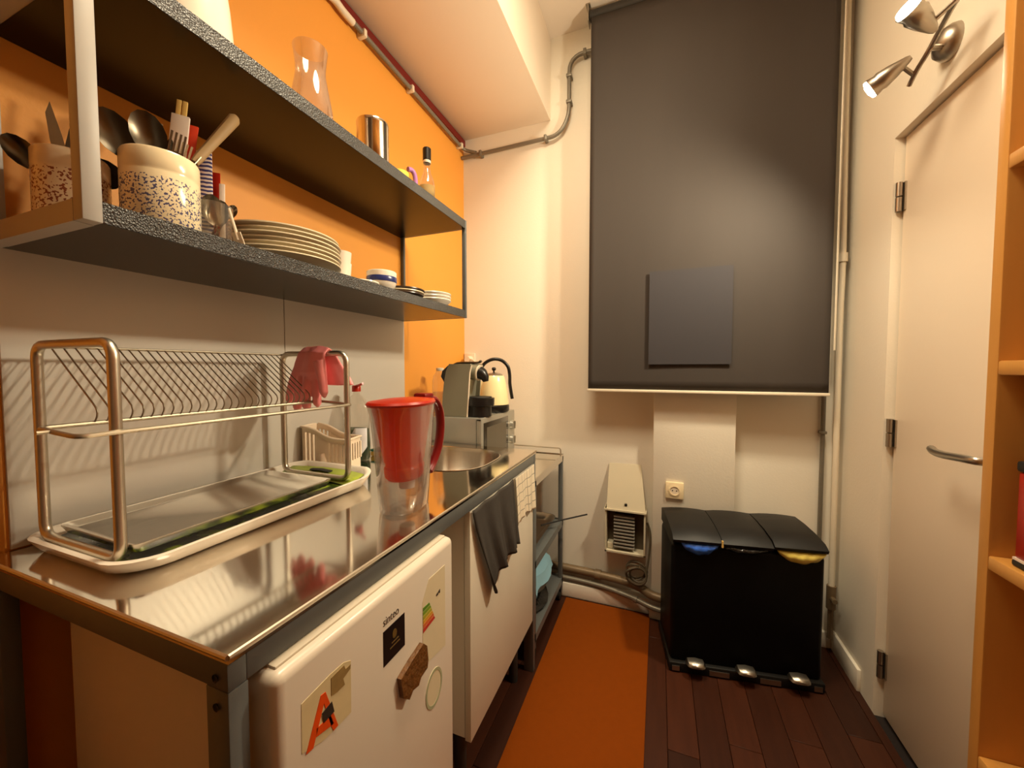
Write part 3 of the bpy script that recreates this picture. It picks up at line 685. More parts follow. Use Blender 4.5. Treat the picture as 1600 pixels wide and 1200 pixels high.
# ------------------------------------------------------------ kettle
kt = thing('kettle', 'cream kettle with black arched handle beside the coffee machine', 'kettle', (-.765, 1.745, 1.0125))
kc = (-.765, 1.745, 1.0135)
part('base', 'black', kt, add_lathe, [(.001, 0), (.072, 0), (.076, .006), (.076, .030), (.070, .036), (.001, .036)], kc, 32)
part('body', 'cream', kt, add_lathe, [(.074, .036), (.074, .05), (.069, .10), (.060, .145), (.052, .172), (.048, .178), (.001, .182)], kc, 36)
part('lid', 'satin', kt, add_lathe, [(.046, .179), (.036, .187), (.015, .192), (.001, .193)], kc, 28)
part('lid_knob', 'black', kt, add_lathe, [(.004, .19), (.005, .200), (.010, .206), (.011, .212), (.007, .218), (.001, .219)], kc, 16)
hd = [(-.062, -.03, .170), (-.060, -.025, .205), (-.042, -.016, .238), (-.005, .0, .258), (.035, .016, .252), (.064, .026, .222), (.072, .03, .18), (.073, .03, .14), (.078, .032, .10), (.084, .034, .062)]
part('handle', 'black', kt, add_tube, smooth_path([(kc[0] + a, kc[1] + b, kc[2] + c) for a, b, c in hd], 4), .0085, 10)
part('spout', 'cream', kt, add_tube, [(kc[0] - .05, kc[1] - .02, kc[2] + .11), (kc[0] - .085, kc[1] - .035, kc[2] + .16)], [.02, .012], 12)

# clear bottle behind coffee machine
bt = thing('water_bottle', 'clear bottle half full standing behind the coffee machine', 'bottle', (-.985, 1.60, 1.0125))
part('glass', 'glass', bt, add_lathe, [(.001, 0), (.034, 0), (.036, .006), (.036, .15), (.030, .178), (.020, .192), (.018, .205)], (-.985, 1.60, 1.0135), 24)
part('water', glass('water_fill', (.95, .9, .86, 1), .18), bt, add_lathe, [(.001, .003), (.0335, .004), (.0335, .10), (.001, .10)], (-.985, 1.60, 1.0135), 24)
part('cork', 'pipew', bt, add_lathe, [(.016, .20), (.019, .205), (.019, .215), (.001, .216)], (-.985, 1.60, 1.0135), 16)

# ------------------------------------------------------------ tray and dish rack
ty = thing('serving_tray', 'white rimmed tray with green leaf print under the dish rack', 'tray', (-.91, .59, .90))
def tray_outline(d):
    # superellipse-like rectangle with bulged ends
    x0, x1, y0, y1 = -1.076 + d, -.738 - d, .318 + d, .868 - d; pts = []
    base = rrect(x0, x1, y0, y1, .055, 6)
    cx = (x0 + x1) / 2
    for px, py in base:
        t = 1 - ((px - cx) / ((x1 - x0) / 2)) ** 2
        if py > (y0 + y1) / 2: py += .030 * max(0, t)
        else: py -= .012 * max(0, t)
        pts.append((px, py))
    return pts
def rimz(px, py): return .014 * max(0, (py - .72) / .17) ** 2
def tray_rim(bm):
    L_ = []
    for dd, z in ((.026, .9005), (.012, .906), (.002, .922), (.0, .927), (.006, .9285), (.011, .926), (.018, .912)):
        L_.append([(a, b, z + rimz(a, b) * (z - .9) / .028) for a, b in tray_outline(dd)])
    add_loft(bm, L_, True, False)
part('rim', 'china', ty, tray_rim)
part('print', 'trayprint', ty, lambda bm: add_loft(bm, [[(a, b, .9125 + rimz(a, b) * .4) for a, b in tray_outline(.018)], [(a, b, .908) for a, b in tray_outline(.034)]], False, True), label='dark green leaf print')
def slot(bm):
    pts = [(-.96, .875, .9295), (-.93, .883, .931), (-.895, .877, .9295)]
    add_tube(bm, [(-.957, .868, .928), (-.93, .871, .930), (-.905, .868, .928)], .010, 8, flat=.25)
def tray_end(bm):
    # lime end: sits against inner slope of raised end
    n = 12; a_ = []; b_ = []
    for k in range(n + 1):
        x_ = -1.045 + (.275) * k / n; t = 1 - ((x_ + .9075) / .16) ** 2
        a_.append((x_, .842 + .028 * max(t, 0), .9245 + .004)); b_.append((x_, .780 + .028 * max(t, 0), .9125))
    add_loft(bm, [a_, b_], closed=False)
    THICK.append(.001)
part('green_end', 'traygreen', ty, tray_end, label='lime green end of tray')
part('hand_hole', 'dark', ty, add_tube, [(-.965, .846, .9265), (-.93, .850, .9275), (-.893, .846, .9265)], .009, 8, flat=.3)

rk = thing('dish_rack', 'steel wire dish rack with tall hoop ends standing on the tray', 'dish rack', (-.91, .57, .92))
RX0, RX1, RY0, RY1, RZ0, RZ1 = -1.030, -.790, .335, .810, .924, 1.268
for y_ in (RY0, RY1):
    part('end_frame', 'chrome', rk, add_tube, round_path([(RX0, y_, RZ0), (RX0, y_, RZ1), (RX1, y_, RZ1), (RX1, y_, RZ0)], .028, 6, closed=True), .0078, 12, closed=True)
part('upper_wire', 'wire', rk, add_tube, [(RX0, RY0, 1.266), (RX0, RY1, 1.266)], .0028, 8)
part('plate_loop', 'wire', rk, add_tube, round_path([(-.895, .288, 1.134), (RX1 + .009, .288, 1.128), (RX1 + .009, .818, 1.128), (-.895, .818, 1.134)], .014, 4, closed=True), .0038, 8, closed=True)
part('loop_tip', 'wire', rk, add_tube, [(-.85, .288, 1.132), (-.85, .272, 1.132)], .003, 6)
for i in range(29):
    y_ = .352 + i * .0156
    part('plate_wire', 'wire', rk, add_tube, smooth_path([(RX0, y_, 1.266), (-.960, y_, 1.214), (-.897, y_, 1.168), (-.885, y_, 1.156), (-.885, y_, 1.146), (-.895, y_, 1.134)], 2), .0014, 5)
def dpan(bm):
    o1 = rrect(-1.015, -.778, .345, .745, .012, 3); i1 = rrect(-1.008, -.785, .352, .738, .010, 3)
    add_loft(bm, [[(a, b, .928) for a, b in i1], [(a, b, .942) for a, b in o1], [(a, b, .9445) for a, b in o1], [(a, b, .9435) for a, b in i1], [(a, b, .936) for a, b in rrect(-1.0, -.793, .36, .73, .01, 3)]], True, True)
part('drip_pan', 'steel', rk, dpan)

# ------------------------------------------------------------ pink rubber glove over the rack hoop
def glove(bm):
    yb = RY1 - .013
    def cap(pts, r, flat):
        P = smooth_path(pts, 4); n = len(P)
        rs_ = [r[0] + (r[1] - r[0]) * i / (n - 1) for i in range(n)]
        rs_[-1] *= .55; P.append(P[-1] + (P[-1] - P[-2]) * .45); rs_.append(r[1] * .2)
        loops = []
        for i, p in enumerate(P):
            t = (P[min(i + 1, len(P) - 1)] - P[max(i - 1, 0)]).normalized(); s = t.cross(Vector((0, 1, 0))).normalized(); u = s.cross(t)
            loops.append([tuple(p + s * rs_[i] * math.cos(a) + u * rs_[i] * flat * math.sin(a)) for a in [2 * PI * k / 14 for k in range(14)]])
        add_loft(bm, loops)
    # palm: hangs over the bar
    secs = [(1.215, -.905, .060, .018), (1.255, -.900, .055, .016), (1.2805, -.898, .052, .013)]
    palm = [((-.908, yb - .002, 1.193), .046, .012), ((-.910, yb - .004, 1.215), .056, .015), ((-.906, yb - .002, 1.242), .054, .014), ((-.900, yb, 1.268), .050, .011), ((-.898, yb + .013, 1.282), .050, .008), ((-.894, yb + .028, 1.270), .050, .009), ((-.882, yb + .034, 1.24), .054, .010), ((-.862, yb + .036, 1.205), .060, .013), ((-.852, yb + .037, 1.180), .064, .016)]
    loops = []
    for i, (c, w, d_) in enumerate(palm):
        c = Vector(c); a = Vector(palm[max(i - 1, 0)][0]); b = Vector(palm[min(i + 1, len(palm) - 1)][0]); t = (b - a).normalized()
        s = Vector((1, 0, 0)); u = t.cross(s).normalized()
        loops.append([tuple(c + s * w * math.cos(q) + u * d_ * math.sin(q) * (1 + .18 * math.cos(5 * q))) for q in [2 * PI * k / 24 for k in range(24)]])
    add_loft(bm, loops)
    cap([(-.946, yb - .002, 1.225), (-.968, yb - .006, 1.180), (-.985, yb - .004, 1.128)], (.016, .0115), .85)
    cap([(-.926, yb, 1.215), (-.938, yb - .010, 1.165), (-.948, yb - .010, 1.108)], (.0155, .012), .9)
    cap([(-.904, yb, 1.215), (-.906, yb - .016, 1.160), (-.914, yb - .006, 1.112)], (.0155, .012), .9)
    cap([(-.884, yb + .002, 1.215), (-.880, yb - .004, 1.165), (-.880, yb - .002, 1.122)], (.015, .011), .9)
    cap([(-.866, yb - .004, 1.245), (-.853, yb - .010, 1.205), (-.848, yb - .008, 1.150)], (.016, .0110), .9)
gb = bm_new(); glove(gb); tmpo = obj('tmp_glove', gb, 'pink')
md = tmpo.modifiers.new('r', 'REMESH'); md.mode = 'VOXEL'; md.voxel_size = .0027
m2 = tmpo.modifiers.new('s', 'SMOOTH'); m2.factor = .5; m2.iterations = 3
dg = bpy.context.evaluated_depsgraph_get(); gme = bpy.data.meshes.new_from_object(tmpo.evaluated_get(dg)); bpy.data.objects.remove(tmpo)
for p in gme.polygons: p.use_smooth = True
gme.materials.clear(); gme.materials.append(M['pink'])
go = bpy.data.objects.new('rubber_glove', gme); COL.objects.link(go); recenter(go, (-.9, RY1, 1.28))
tag(go, 'pink rubber glove draped over the far hoop of the dish rack', 'glove')

# ------------------------------------------------------------ cutlery basket
cbk = thing('cutlery_basket', 'cream plastic cutlery basket with slotted sides behind the tray', 'basket', (-.998, .955, .9005))
cbk.rotation_euler = (0, 0, math.radians(13))
# local coordinates: long axis x (-.09 .. .09), short axis y (-.04 .. .04), z from 0
def rimh(u): return .140 - .040 * (1 / (1 + math.exp(-(u - .42) * 9)))
BW, BD = .076, .036
def wall_slats(bm, y_):
    t = .0035
    def bar(x0, x1, z0, z1a, z1b):
        add_loft(bm, [[(x0, y_ - t / 2, z0), (x1, y_ - t / 2, z0), (x1, y_ + t / 2, z0), (x0, y_ + t / 2, z0)], [(x0, y_ - t / 2, z1a), (x1, y_ - t / 2, z1b), (x1, y_ + t / 2, z1b), (x0, y_ + t / 2, z1a)]])
    n = 22
    for k in range(n):
        x0 = -BW + 2 * BW * k / n; x1 = x0 + 2 * BW / n; u0 = k / n; u1 = (k + 1) / n
        h0, h1 = rimh(u0), rimh(u1)
        solid = 7 <= k <= 11
        # top band and bottom band
        bar(x0, x1, min(h0, h1) - .016, h0, h1); 
        bar(x0, x1, 0, .028, .028)
        if solid or k % 2 == 0: bar(x0, x1 if solid else x0 + 2 * BW / n * .95, .027, min(h0, h1) - .012, min(h0, h1) - .012)
part('front_wall', 'plastcream', cbk, wall_slats, -BD, local=True, angle=30)
part('back_wall', 'plastcream', cbk, wall_slats, BD, local=True, angle=30)
part('end_wall', 'plastcream', cbk, add_box, -BW - .003, -BW, -BD, BD, 0, .138, local=True)
def slat_end(bm):
    add_box(bm, BW, BW + .003, -BD, BD, 0, .03); add_box(bm, BW, BW + .003, -BD, BD, .084, .100)
    for k in range(6): add_box(bm, BW, BW + .003, -BD + k * .0145, -BD + k * .0145 + .0075, .03, .084)
part('end_wall', 'plastcream', cbk, slat_end, local=True)
part('bottom', 'plastcream', cbk, add_box, -BW, BW, -BD, BD, 0, .003, local=True)
def brim(bm):
    pts = []
    for k in range(13): u = k / 12; pts.append((-BW - .004 + (2 * BW + .008) * u, -BD - .003, rimh(u)))
    for k in range(13): u = 1 - k / 12; pts.append((-BW - .004 + (2 * BW + .008) * u, BD + .003, rimh(u)))
    add_tube(bm, pts, .004, 8, closed=True)
part('rim', 'plastcream', cbk, brim, local=True)
part('divider', 'plastcream', cbk, lambda bm: add_tube(bm, [(-.006, -BD - .002, .0), (-.006, -BD - .002, .03), (-.010, -BD - .002, .055)], [.013, .012, .009], 10), local=True)

# ------------------------------------------------------------ dish soap
sp = thing('soap_bottle', 'clear dish soap bottle half full of green liquid with red cap', 'bottle', (-1.005, 1.075, .9))
sc_ = (-1.005, 1.075, .9005)
part('bottle', 'glass', sp, add_lathe, [(.001, 0), (.048, 0), (.052, .01), (.053, .06), (.050, .11), (.053, .15), (.050, .185), (.034, .215), (.014, .236), (.012, .246)], sc_, 32, sx=1, sy=.6)
part('liquid', 'greenliq', sp, add_lathe, [(.001, .003), (.046, .004), (.0505, .012), (.0515, .06), (.0485, .10), (.0485, .112), (.001, .112)], sc_, 32, sx=1, sy=.6)
part('cap', 'red', sp, lambda bm: (add_lathe(bm, [(.015, .244), (.015, .262), (.012, .266), (.001, .266)], sc_, 20), add_tube(bm, [(sc_[0], sc_[1], 1.164), (sc_[0] + .022, sc_[1] - .008, 1.168), (sc_[0] + .042, sc_[1] - .014, 1.174)], .0045, 8)))
def lab(bm, scale=1.0, z0=.022, z1=.118, a0=-1.75, a1=-.25):
    n = 14; L_ = []
    for k in range(n + 1):
        t = k / n; a = a0 + (a1 - a0) * t; k_ = 0 if z0 > .03 else 1; top = z1 - k_ * .05 * max(0, .35 - t) / .35; bot = z0 + k_ * .03 * max(0, t - .6) / .4
        L_.append([(sc_[0] + (.0536 + (.0008 if z0 > .03 else 0)) * math.cos(a), sc_[1] + (.0536 + (.0008 if z0 > .03 else 0)) * .6 * math.sin(a), sc_[2] + z) for z in (bot, (bot + top) / 2, top)])
    add_loft(bm, L_, closed=False); THICK.append(.0006)
part('label', 'applabel', sp, lab)
part('label_print', 'lilac', sp, lambda bm: lab(bm, z0=.036, z1=.062, a0=-1.35, a1=-.95))
# sponge
sg = thing('sponge', 'yellow sponge with green scourer lying behind the water jug', 'sponge', (-.955, 1.165, .90))
part('foam', 'spongey', sg, add_box, -1.00, -.915, 1.135, 1.190, .9005, .918, bevel=.004)
part('scourer', 'spongeg', sg, add_box, -1.00, -.915, 1.135, 1.190, .918, .926, bevel=.002)

# ------------------------------------------------------------ water filter jug
jg = thing('filter_jug', 'clear oval water filter jug with red insert and dark red handle', 'jug', (-.556, .748, .9))
JC = Vector((-.556, .748, .9005))
def oval(a, b, z, dy=0, n=36, egg=.12):
    return [(JC.x + b * math.cos(2 * PI * k / n) * (1 - egg * math.sin(2 * PI * k / n)), JC.y + dy + a * math.sin(2 * PI * k / n), JC.z + z) for k in range(n)]
def jug_shell(bm):
    add_loft(bm, [oval(.066, .043, .0), oval(.070, .046, .004), oval(.075, .050, .06), oval(.083, .054, .14), oval(.091, .059, .218), oval(.097, .063, .244, -.003)], True, False)
    add_loft(bm, [oval(.093, .059, .244, -.003), oval(.087, .055, .218), oval(.079, .050, .14), oval(.071, .046, .06), oval(.064, .041, .010)], False, True)
part('shell', 'jugglass', jg, jug_shell)
part('insert', 'redglass', jg, lambda bm: add_loft(bm, [oval(.030, .022, .066), oval(.046, .033, .070), oval(.054, .038, .078), oval(.056, .040, .098), oval(.052, .037, .102), oval(.052, .037, .108), oval(.057, .040, .115), oval(.066, .045, .155), oval(.077, .051, .20), oval(.089, .057, .240)], True, False), label='red translucent funnel insert')
part('filter', 'paperw', jg, add_lathe, [(.001, .045), (.018, .045), (.020, .08), (.020, .11), (.001, .11)], (JC.x, JC.y + .005, JC.z), 20)
part('water', glass('jug_water', (.96, .95, .93, 1), .02), jg, lambda bm: add_loft(bm, [oval(.063, .040, .0105), oval(.068, .043, .06), oval(.069, .044, .075)], True, True))
part('lid', 'red', jg, lambda bm: add_loft(bm, [oval(.097, .063, .242, -.003), oval(.099, .065, .247, -.003), oval(.095, .062, .252, -.003), oval(.06, .04, .256), oval(.002, .002, .258)], True, True))
part('lid_catch', 'dred', jg, add_box, JC.x - .018, JC.x + .018, JC.y + .058, JC.y + .098, JC.z + .250, JC.z + .264, bevel=.005)
part('handle', 'dred', jg, add_tube, smooth_path([JC + Vector((0, .088, .248)), JC + Vector((.004, .118, .244)), JC + Vector((.006, .140, .215)), JC + Vector((.006, .146, .170)), JC + Vector((.004, .138, .120)), JC + Vector((.0, .118, .080)), JC + Vector((0, .096, .060))], 5), .013, 12, flat=.75)
bs = [c for c in jg.children if c.name.startswith('handle')]

# ------------------------------------------------------------ wall shelf
ws = thing('wall_shelf', 'two tier wall shelf with black boards and pale steel end frames', 'shelf', (-.92, .87, 1.44))
SX0, SX1, SY0, SY1 = XL + .002, -.760, .296, 1.452
def board(bm, z0, z1):
    add_box(bm, SX0, SX1 - .003, SY0 + .022, SY1 - .012, z1 - .006, z1)        # sheet
    add_box(bm, SX1 - .003, SX1, SY0 + .022, SY1 - .012, z0, z1 + .001)     # front lip
    add_box(bm, SX0, SX1 - .003, SY0 + .022, SY1 - .012, z0 + .001, z0 + .006) # underside
lo_ = part('lower_board', 'shelfblack', ws, board, 1.4385, 1.468)
up_ = part('upper_board', 'shelfblack', ws, board, 1.806, 1.838)
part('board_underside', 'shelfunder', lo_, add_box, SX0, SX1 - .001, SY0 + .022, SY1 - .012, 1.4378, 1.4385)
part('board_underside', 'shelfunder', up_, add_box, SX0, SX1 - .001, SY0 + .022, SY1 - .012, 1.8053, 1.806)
def endframe(bm, y0, y1, w):
    for x0, x1 in ((SX0, SX0 + w), (SX1 - w, SX1 + .001)): add_box(bm, x0, x1, y0, y1, 1.4375, 1.840, bevel=.0015)
    add_box(bm, SX0 + w, SX1 - w, y0, y1, 1.4375, 1.469); add_box(bm, SX0 + w, SX1 - w, y0, y1, 1.806, 1.839)
part('end_frame', 'lightframe', ws, endframe, SY0, SY0 + .022, .024)
part('end_frame', 'greyframe', ws, endframe, SY1 - .012, SY1, .016)

# ------------------------------------------------------------ utensil pots and what is in them
ZS = 1.4685; ZT = 1.8395
def pot(name, m, c, r, h, label, ring='plastcream'):
    t = thing(name, label, 'pot', (c[0], c[1], ZS))
    part('pot_body', m, t, add_lathe, [(.001, 0), (r * .96, 0), (r, .004), (r, h * .72), (r * .985, h * .74), (r, h * .76), (r, h - .004), (r - .002, h), (r - .005, h - .003), (r - .005, .008), (.001, .007)], (0, 0, 0), 36, local=True)
    return t
pot('utensil_pot', 'potblue', (-.850, .437), .0555, .135, 'cream utensil pot with blue sprig print full of cutlery')
pot('utensil_pot', 'potred', (-.955, .362), .047, .122, 'cream utensil pot with red sprig print behind the near shelf post')
def spoon_bm(bm, L=.19, bw=.021, bl=.032, m=1):
    # handle along +z from 0 to L, bowl on top
    add_tube(bm, smooth_path([(0, 0, 0), (0, .001, L * .5), (0, .004, L * .85), (0, 0, L)], 4), [.0045] * 6 + [.0028] * 7, 6, flat=.45)
    n = 14; loops = []
    rows = []
    for i in range(7):
        s = i / 6; row = []
        for k in range(n):
            a = 2 * PI * k / n; row.append((bw * s * math.cos(a), -.010 * (1 - s * s), L + bl * .9 + bl * s * math.sin(a)))
        rows.append(row)
    add_loft(bm, rows[1:], True, False)
    add_loft(bm, [[(a, b - .0016, c) for a, b, c in r] for r in rows[1:]], True, False)
def fork_bm(bm, L=.18):
    add_tube(bm, [(0, 0, 0), (0, .001, L * .5), (0, .002, L * .85), (0, 0, L)], [.005, .004, .003, .003], 6, flat=.45)
    add_prism(bm, [(-.004, L - .004), (.004, L - .004), (.011, L + .018), (.011, L + .028), (-.011, L + .028), (-.011, L + .018)], 'y', -.001, .001)
    for k in range(4):
        x_ = -.0095 + k * .00633; add_box(bm, x_ - .0016, x_ + .0016, -.001, .001, L + .026, L + .062)
def knife_bm(bm, L=.12):
    add_tube(bm, [(0, 0, 0), (0, 0, L)], [.007, .006], 8, flat=.6)
    add_prism(bm, [(-.007, L), (.007, L), (.009, L + .05), (.005, L + .095), (-.004, L + .115), (-.007, L + .06)], 'y', -.0007, .0007)
def utensil(name, label, cat, fn, m, base, top, roll=0.0, group=None, **k):
    """stand a +z utensil so that it runs from base towards top"""
    o_ = part(name, m, None, fn, **k)
    az = (Vector(top) - Vector(base)).normalized(); c = Vector((.86, -.45 + roll, -.22)); ay = (c - az * c.dot(az)).normalized(); ax = ay.cross(az)
    o_.rotation_mode = 'QUATERNION'; o_.rotation_quaternion = Matrix((ax, ay, az)).transposed().to_quaternion(); o_.location = base
    return tag(o_, label, cat, group)
G = 'cutlery standing in the blue sprig pot'
pc = Vector((-.850, .437, ZS + .012))
def T(dx, dy, dz=.16): return pc + Vector((dx, dy, dz))
FACE = .1
utensil('spoon', 'big serving spoon leaning left out of the blue sprig pot', 'spoon', spoon_bm, 'darksteel', pc + Vector((.014, .016, 0)), T(-.020, -.062), FACE, G, L=.128, bw=.027, bl=.040)
utensil('spoon', 'dark spoon with a fork reflected in its bowl, standing mid pot', 'spoon', spoon_bm, 'darksteel', pc + Vector((.004, .020, 0)), T(.010, -.022), FACE, G, L=.130, bw=.025, bl=.036)
utensil('fork', 'steel fork standing at the back of the blue sprig pot', 'fork', fork_bm, 'spoonsteel', pc + Vector((-.016, -.006, 0)), T(-.024, .004), FACE, G, L=.140)
utensil('fork', 'dark steel fork at the front of the blue sprig pot, tines up', 'fork', fork_bm, 'darksteel', pc + Vector((.014, -.012, 0)), T(.030, .012), FACE, G, L=.112)
utensil('fork', 'bright fork in front of the chopsticks wrapper', 'fork', fork_bm, 'spoonsteel', pc + Vector((.002, -.006, 0)), T(.006, .035), FACE, G, L=.115)
utensil('knife', 'steel table knife with its blunt handle end up in the blue pot', 'knife', lambda bm: add_tube(bm, [(0, 0, 0), (0, 0, .10), (0, 0, .155), (0, 0, .160)], [.004, .005, .007, .003], 8, flat=.6), 'spoonsteel', pc + Vector((.018, -.004, 0)), T(.020, .006), FACE, G)
def wood_knife(bm):
    add_prism(bm, [(-.004, 0), (.012, 0), (.012, .09), (-.004, .09)], 'y', -.001, .001)
wk = thing('bread_knife', 'long knife with worn wooden handle leaning right out of the blue sprig pot', 'knife', pc + Vector((-.004, -.030, .004)))
wk.rotation_mode = 'QUATERNION'; wk.rotation_quaternion = (Vector((.010, .180, .300))).normalized().to_track_quat('Z', 'Y')
part('blade', 'spoonsteel', wk, lambda bm: add_prism(bm, [(-.010, .01), (0, 0), (.010, .03), (.008, .18), (-.008, .18)], 'y', -.0008, .0008), local=True)
part('handle', 'woodhandle', wk, lambda bm: add_tube(bm, [(0, 0, .165), (0, 0, .18), (0, 0, .22), (0, 0, .27), (0, 0, .312), (0, 0, .320)], [.007, .0085, .009, .0105, .0115, .0065], 10, flat=.7), local=True)
ck = thing('chopsticks', 'wrapped bamboo chopsticks in white paper standing in the blue sprig pot', 'chopsticks', pc + Vector((-.022, .020, .0)))
ck.rotation_mode = 'QUATERNION'; ck.rotation_quaternion = Vector((-.002, .030, .25)).normalized().to_track_quat('Z', 'Y')
ckr = .75
def rot_part(o_): o_.rotation_euler = (0, 0, ckr); return o_
rot_part(part('wrapper', 'paperw', ck, add_box, -.014, .014, -.003, .003, .01, .238, local=True, bevel=.001))
rot_part(part('sticks', 'bamboo', ck, lambda bm: (add_box(bm, -.0085, -.0005, -.0022, .0022, .04, .268, bevel=.001), add_box(bm, .0005, .0085, -.0022, .0022, .04, .268, bevel=.001)), local=True))
rp = thing('chopsticks', 'red paper sleeve of chopsticks just behind the white wrapper', 'chopsticks', pc + Vector((-.024, .034, 0)))
rp.rotation_mode = 'QUATERNION'; rp.rotation_quaternion = Vector((-.002, .038, .25)).normalized().to_track_quat('Z', 'Y')
rot_part(part('sleeve', 'redpaper', rp, add_box, -.010, .012, -.002, .002, .01, .232, local=True, bevel=.001))
# red pot
G2 = 'cutlery standing in the red sprig pot'
pr = Vector((-.955, .362, ZS + .012))
utensil('spoon', 'dark spoon leaning far left out of the red sprig pot', 'spoon', spoon_bm, 'darksteel', pr + Vector((.010, .020, 0)), pr + Vector((-.030, -.072, .13)), FACE, G2, L=.100, bw=.018, bl=.028)
utensil('knife', 'pale pointed knife standing in the red sprig pot', 'knife', knife_bm, 'spoonsteel', pr + Vector((.004, .008, 0)), pr + Vector((-.012, -.016, .16)), FACE, G2, L=.085)
utensil('knife', 'second knife close to the shelf post in the red sprig pot', 'knife', knife_bm, 'darksteel', pr + Vector((-.006, -.010, 0)), pr + Vector((-.004, .006, .16)), FACE, G2, L=.07)
utensil('spoon', 'black ladle bowl right of the shelf post over the red sprig pot', 'spoon', spoon_bm, 'black', pr + Vector((.004, -.016, 0)), pr + Vector((.022, .046, .12)), FACE, G2, L=.085, bw=.026, bl=.026)
# third container: glass with spoons, packets
gl = thing('cutlery_glass', 'glass tumbler of spoons and packets between blue pot and plates', 'glass', (-.872, .535, ZS))
part('tumbler', 'glass', gl, add_lathe, [(.001, 0), (.028, 0), (.031, .004), (.036, .095), (.034, .095), (.029, .006), (.001, .005)], (0, 0, 0), 24, local=True)
gc = Vector((-.872, .535, ZS + .008)); G3 = 'things standing in the glass tumbler'
utensil('spoon', 'steel spoon with its bowl turned to the room in the glass tumbler', 'spoon', spoon_bm, 'spoonsteel', gc + Vector((.004, .012, 0)), gc + Vector((.022, -.020, .12)), FACE, G3, L=.050, bw=.020, bl=.030)
utensil('spoon', 'second steel spoon beside the paper wave packet in the glass tumbler', 'spoon', spoon_bm, 'spoonsteel', gc + Vector((.0, -.010, 0)), gc + Vector((.020, .016, .12)), FACE, G3, L=.050, bw=.018, bl=.028)
utensil('spoon', 'small teaspoon leaning right towards the plates', 'spoon', spoon_bm, 'spoonsteel', gc + Vector((0, -.012, 0)), gc + Vector((.004, .060, .13)), FACE, G3, L=.085, bw=.010, bl=.018)
pk = part('paper_packet', 'bluewave', None, add_box, -.013, .013, -.002, .002, 0, .190, bevel=.001); pk.location = gc + Vector((-.012, -.006, .002)); pk.rotation_euler = (.05, .02, .75)
tag(pk, 'blue and white wave patterned paper packet in the glass tumbler', 'packet', G3)
pk = part('paper_packet', 'jugbox', None, add_box, -.008, .008, -.002, .002, 0, .165, bevel=.001); pk.location = gc + Vector((-.012, .014, .002)); pk.rotation_euler = (-.05, 0, .75)
tag(pk, 'narrow dark red packet to the right of the wave packet', 'packet', G3)
pk = part('paper_strip', 'paperw', None, add_box, -.005, .005, -.0015, .0015, 0, .140, bevel=.0006); pk.location = gc + Vector((.004, .016, .002)); pk.rotation_euler = (-.06, 0, .75)
tag(pk, 'narrow white paper strip in front of the dark red packet', 'packet', G3)
ut = part('spatula', 'plastcream', None, lambda bm: (add_tube(bm, [(0, 0, .03), (0, 0, .11)], [.006, .004], 8, flat=.6), add_prism(bm, [(-.006, 0), (.006, 0), (.012, .02), (.010, .05), (-.010, .05), (-.012, .02)], 'y', -.002, .002)))
ut.location = (-.822, .560, ZS + .004); ut.rotation_euler = (.35, -.1, .5); ut.scale = (.8, .8, .75); tag(ut, 'cream plastic spatula leaning on the tumbler beside the plates', 'spatula')

# ------------------------------------------------------------ plates, cups, bowls on the lower board
PXC, PYC = -.908, .725
def plate_prof(r, h): return [(.001, .002), (r * .58, .0), (r * .60, .003), (r * .95, h - .003), (r, h), (r * .995, h + .003), (r * .93, h + .001), (r * .60, .007), (.001, .006)]
pl0 = None
names = ['lowest', 'second', 'third', 'fourth', 'fifth', 'sixth', 'topmost']
for i in range(7):
    lab_ = 'beige stoneware dinner plate, %s in the stack of seven' % (names[i] if i in (0, 6) else names[i] + ' from below')
    if pl0 is None:
        pl0 = part('dinner_plate', 'plate', None, add_lathe, plate_prof(.134, .024), (0, 0, 0), 48); tag(pl0, lab_, 'plate', 'stacked beige dinner plates'); o_ = pl0
    else: o_ = dup(pl0, (0, 0, 0), None, lab_)
    o_.location = (PXC + random.uniform(-.003, .003), PYC + random.uniform(-.003, .003), ZS + .0005 + i * .0102)
cup = None
def cup_bm(bm, r=.034, h=.082): add_lathe(bm, [(.001, 0), (r * .68, 0), (r * .72, .004), (r * .9, h * .55), (r, h), (r * .96, h), (r * .84, h * .5), (r * .62, .006), (.001, .005)], (0, 0, 0), 28)
for i, lab_ in enumerate(('white porcelain cup, lower of the nested pair behind the plates', 'white porcelain cup, upper of the nested pair behind the plates')):
    if cup is None: cup = part('cup', 'china', None, cup_bm); o_ = tag(cup, lab_, 'cup', 'nested white cups')
    else: o_ = dup(cup, (0, 0, 0), None, lab_)
    o_.location = (-.930, .935, ZS + .0005 + i * .034)
sc2 = part('saucer', 'china', None, add_lathe, plate_prof(.055, .010), (0, 0, 0), 32); sc2.location = (-.835, .915, ZS + .0005); tag(sc2, 'small white saucer between the white cups and blue banded bowl', 'saucer')
bw_ = thing('bowl', 'small white bowl with blue band in front of the white cups', 'bowl', (-.872, 1.030, ZS))
bw_.location.x = -.832; bw_.location.y = 1.008
part('bowl_body', 'china', bw_, add_lathe, [(.001, 0), (.022, 0), (.024, .004), (.040, .016), (.0455, .030), (.046, .062), (.044, .064), (.042, .030), (.02, .008), (.001, .007)], (0, 0, 0), 32, local=True)
part('blue_band', mat('blue_band', rgb(44, 54, 110), .25), bw_, add_lathe, [(.0463, .030), (.0468, .031), (.0468, .046), (.0463, .047)], (0, 0, 0), 32, local=True)
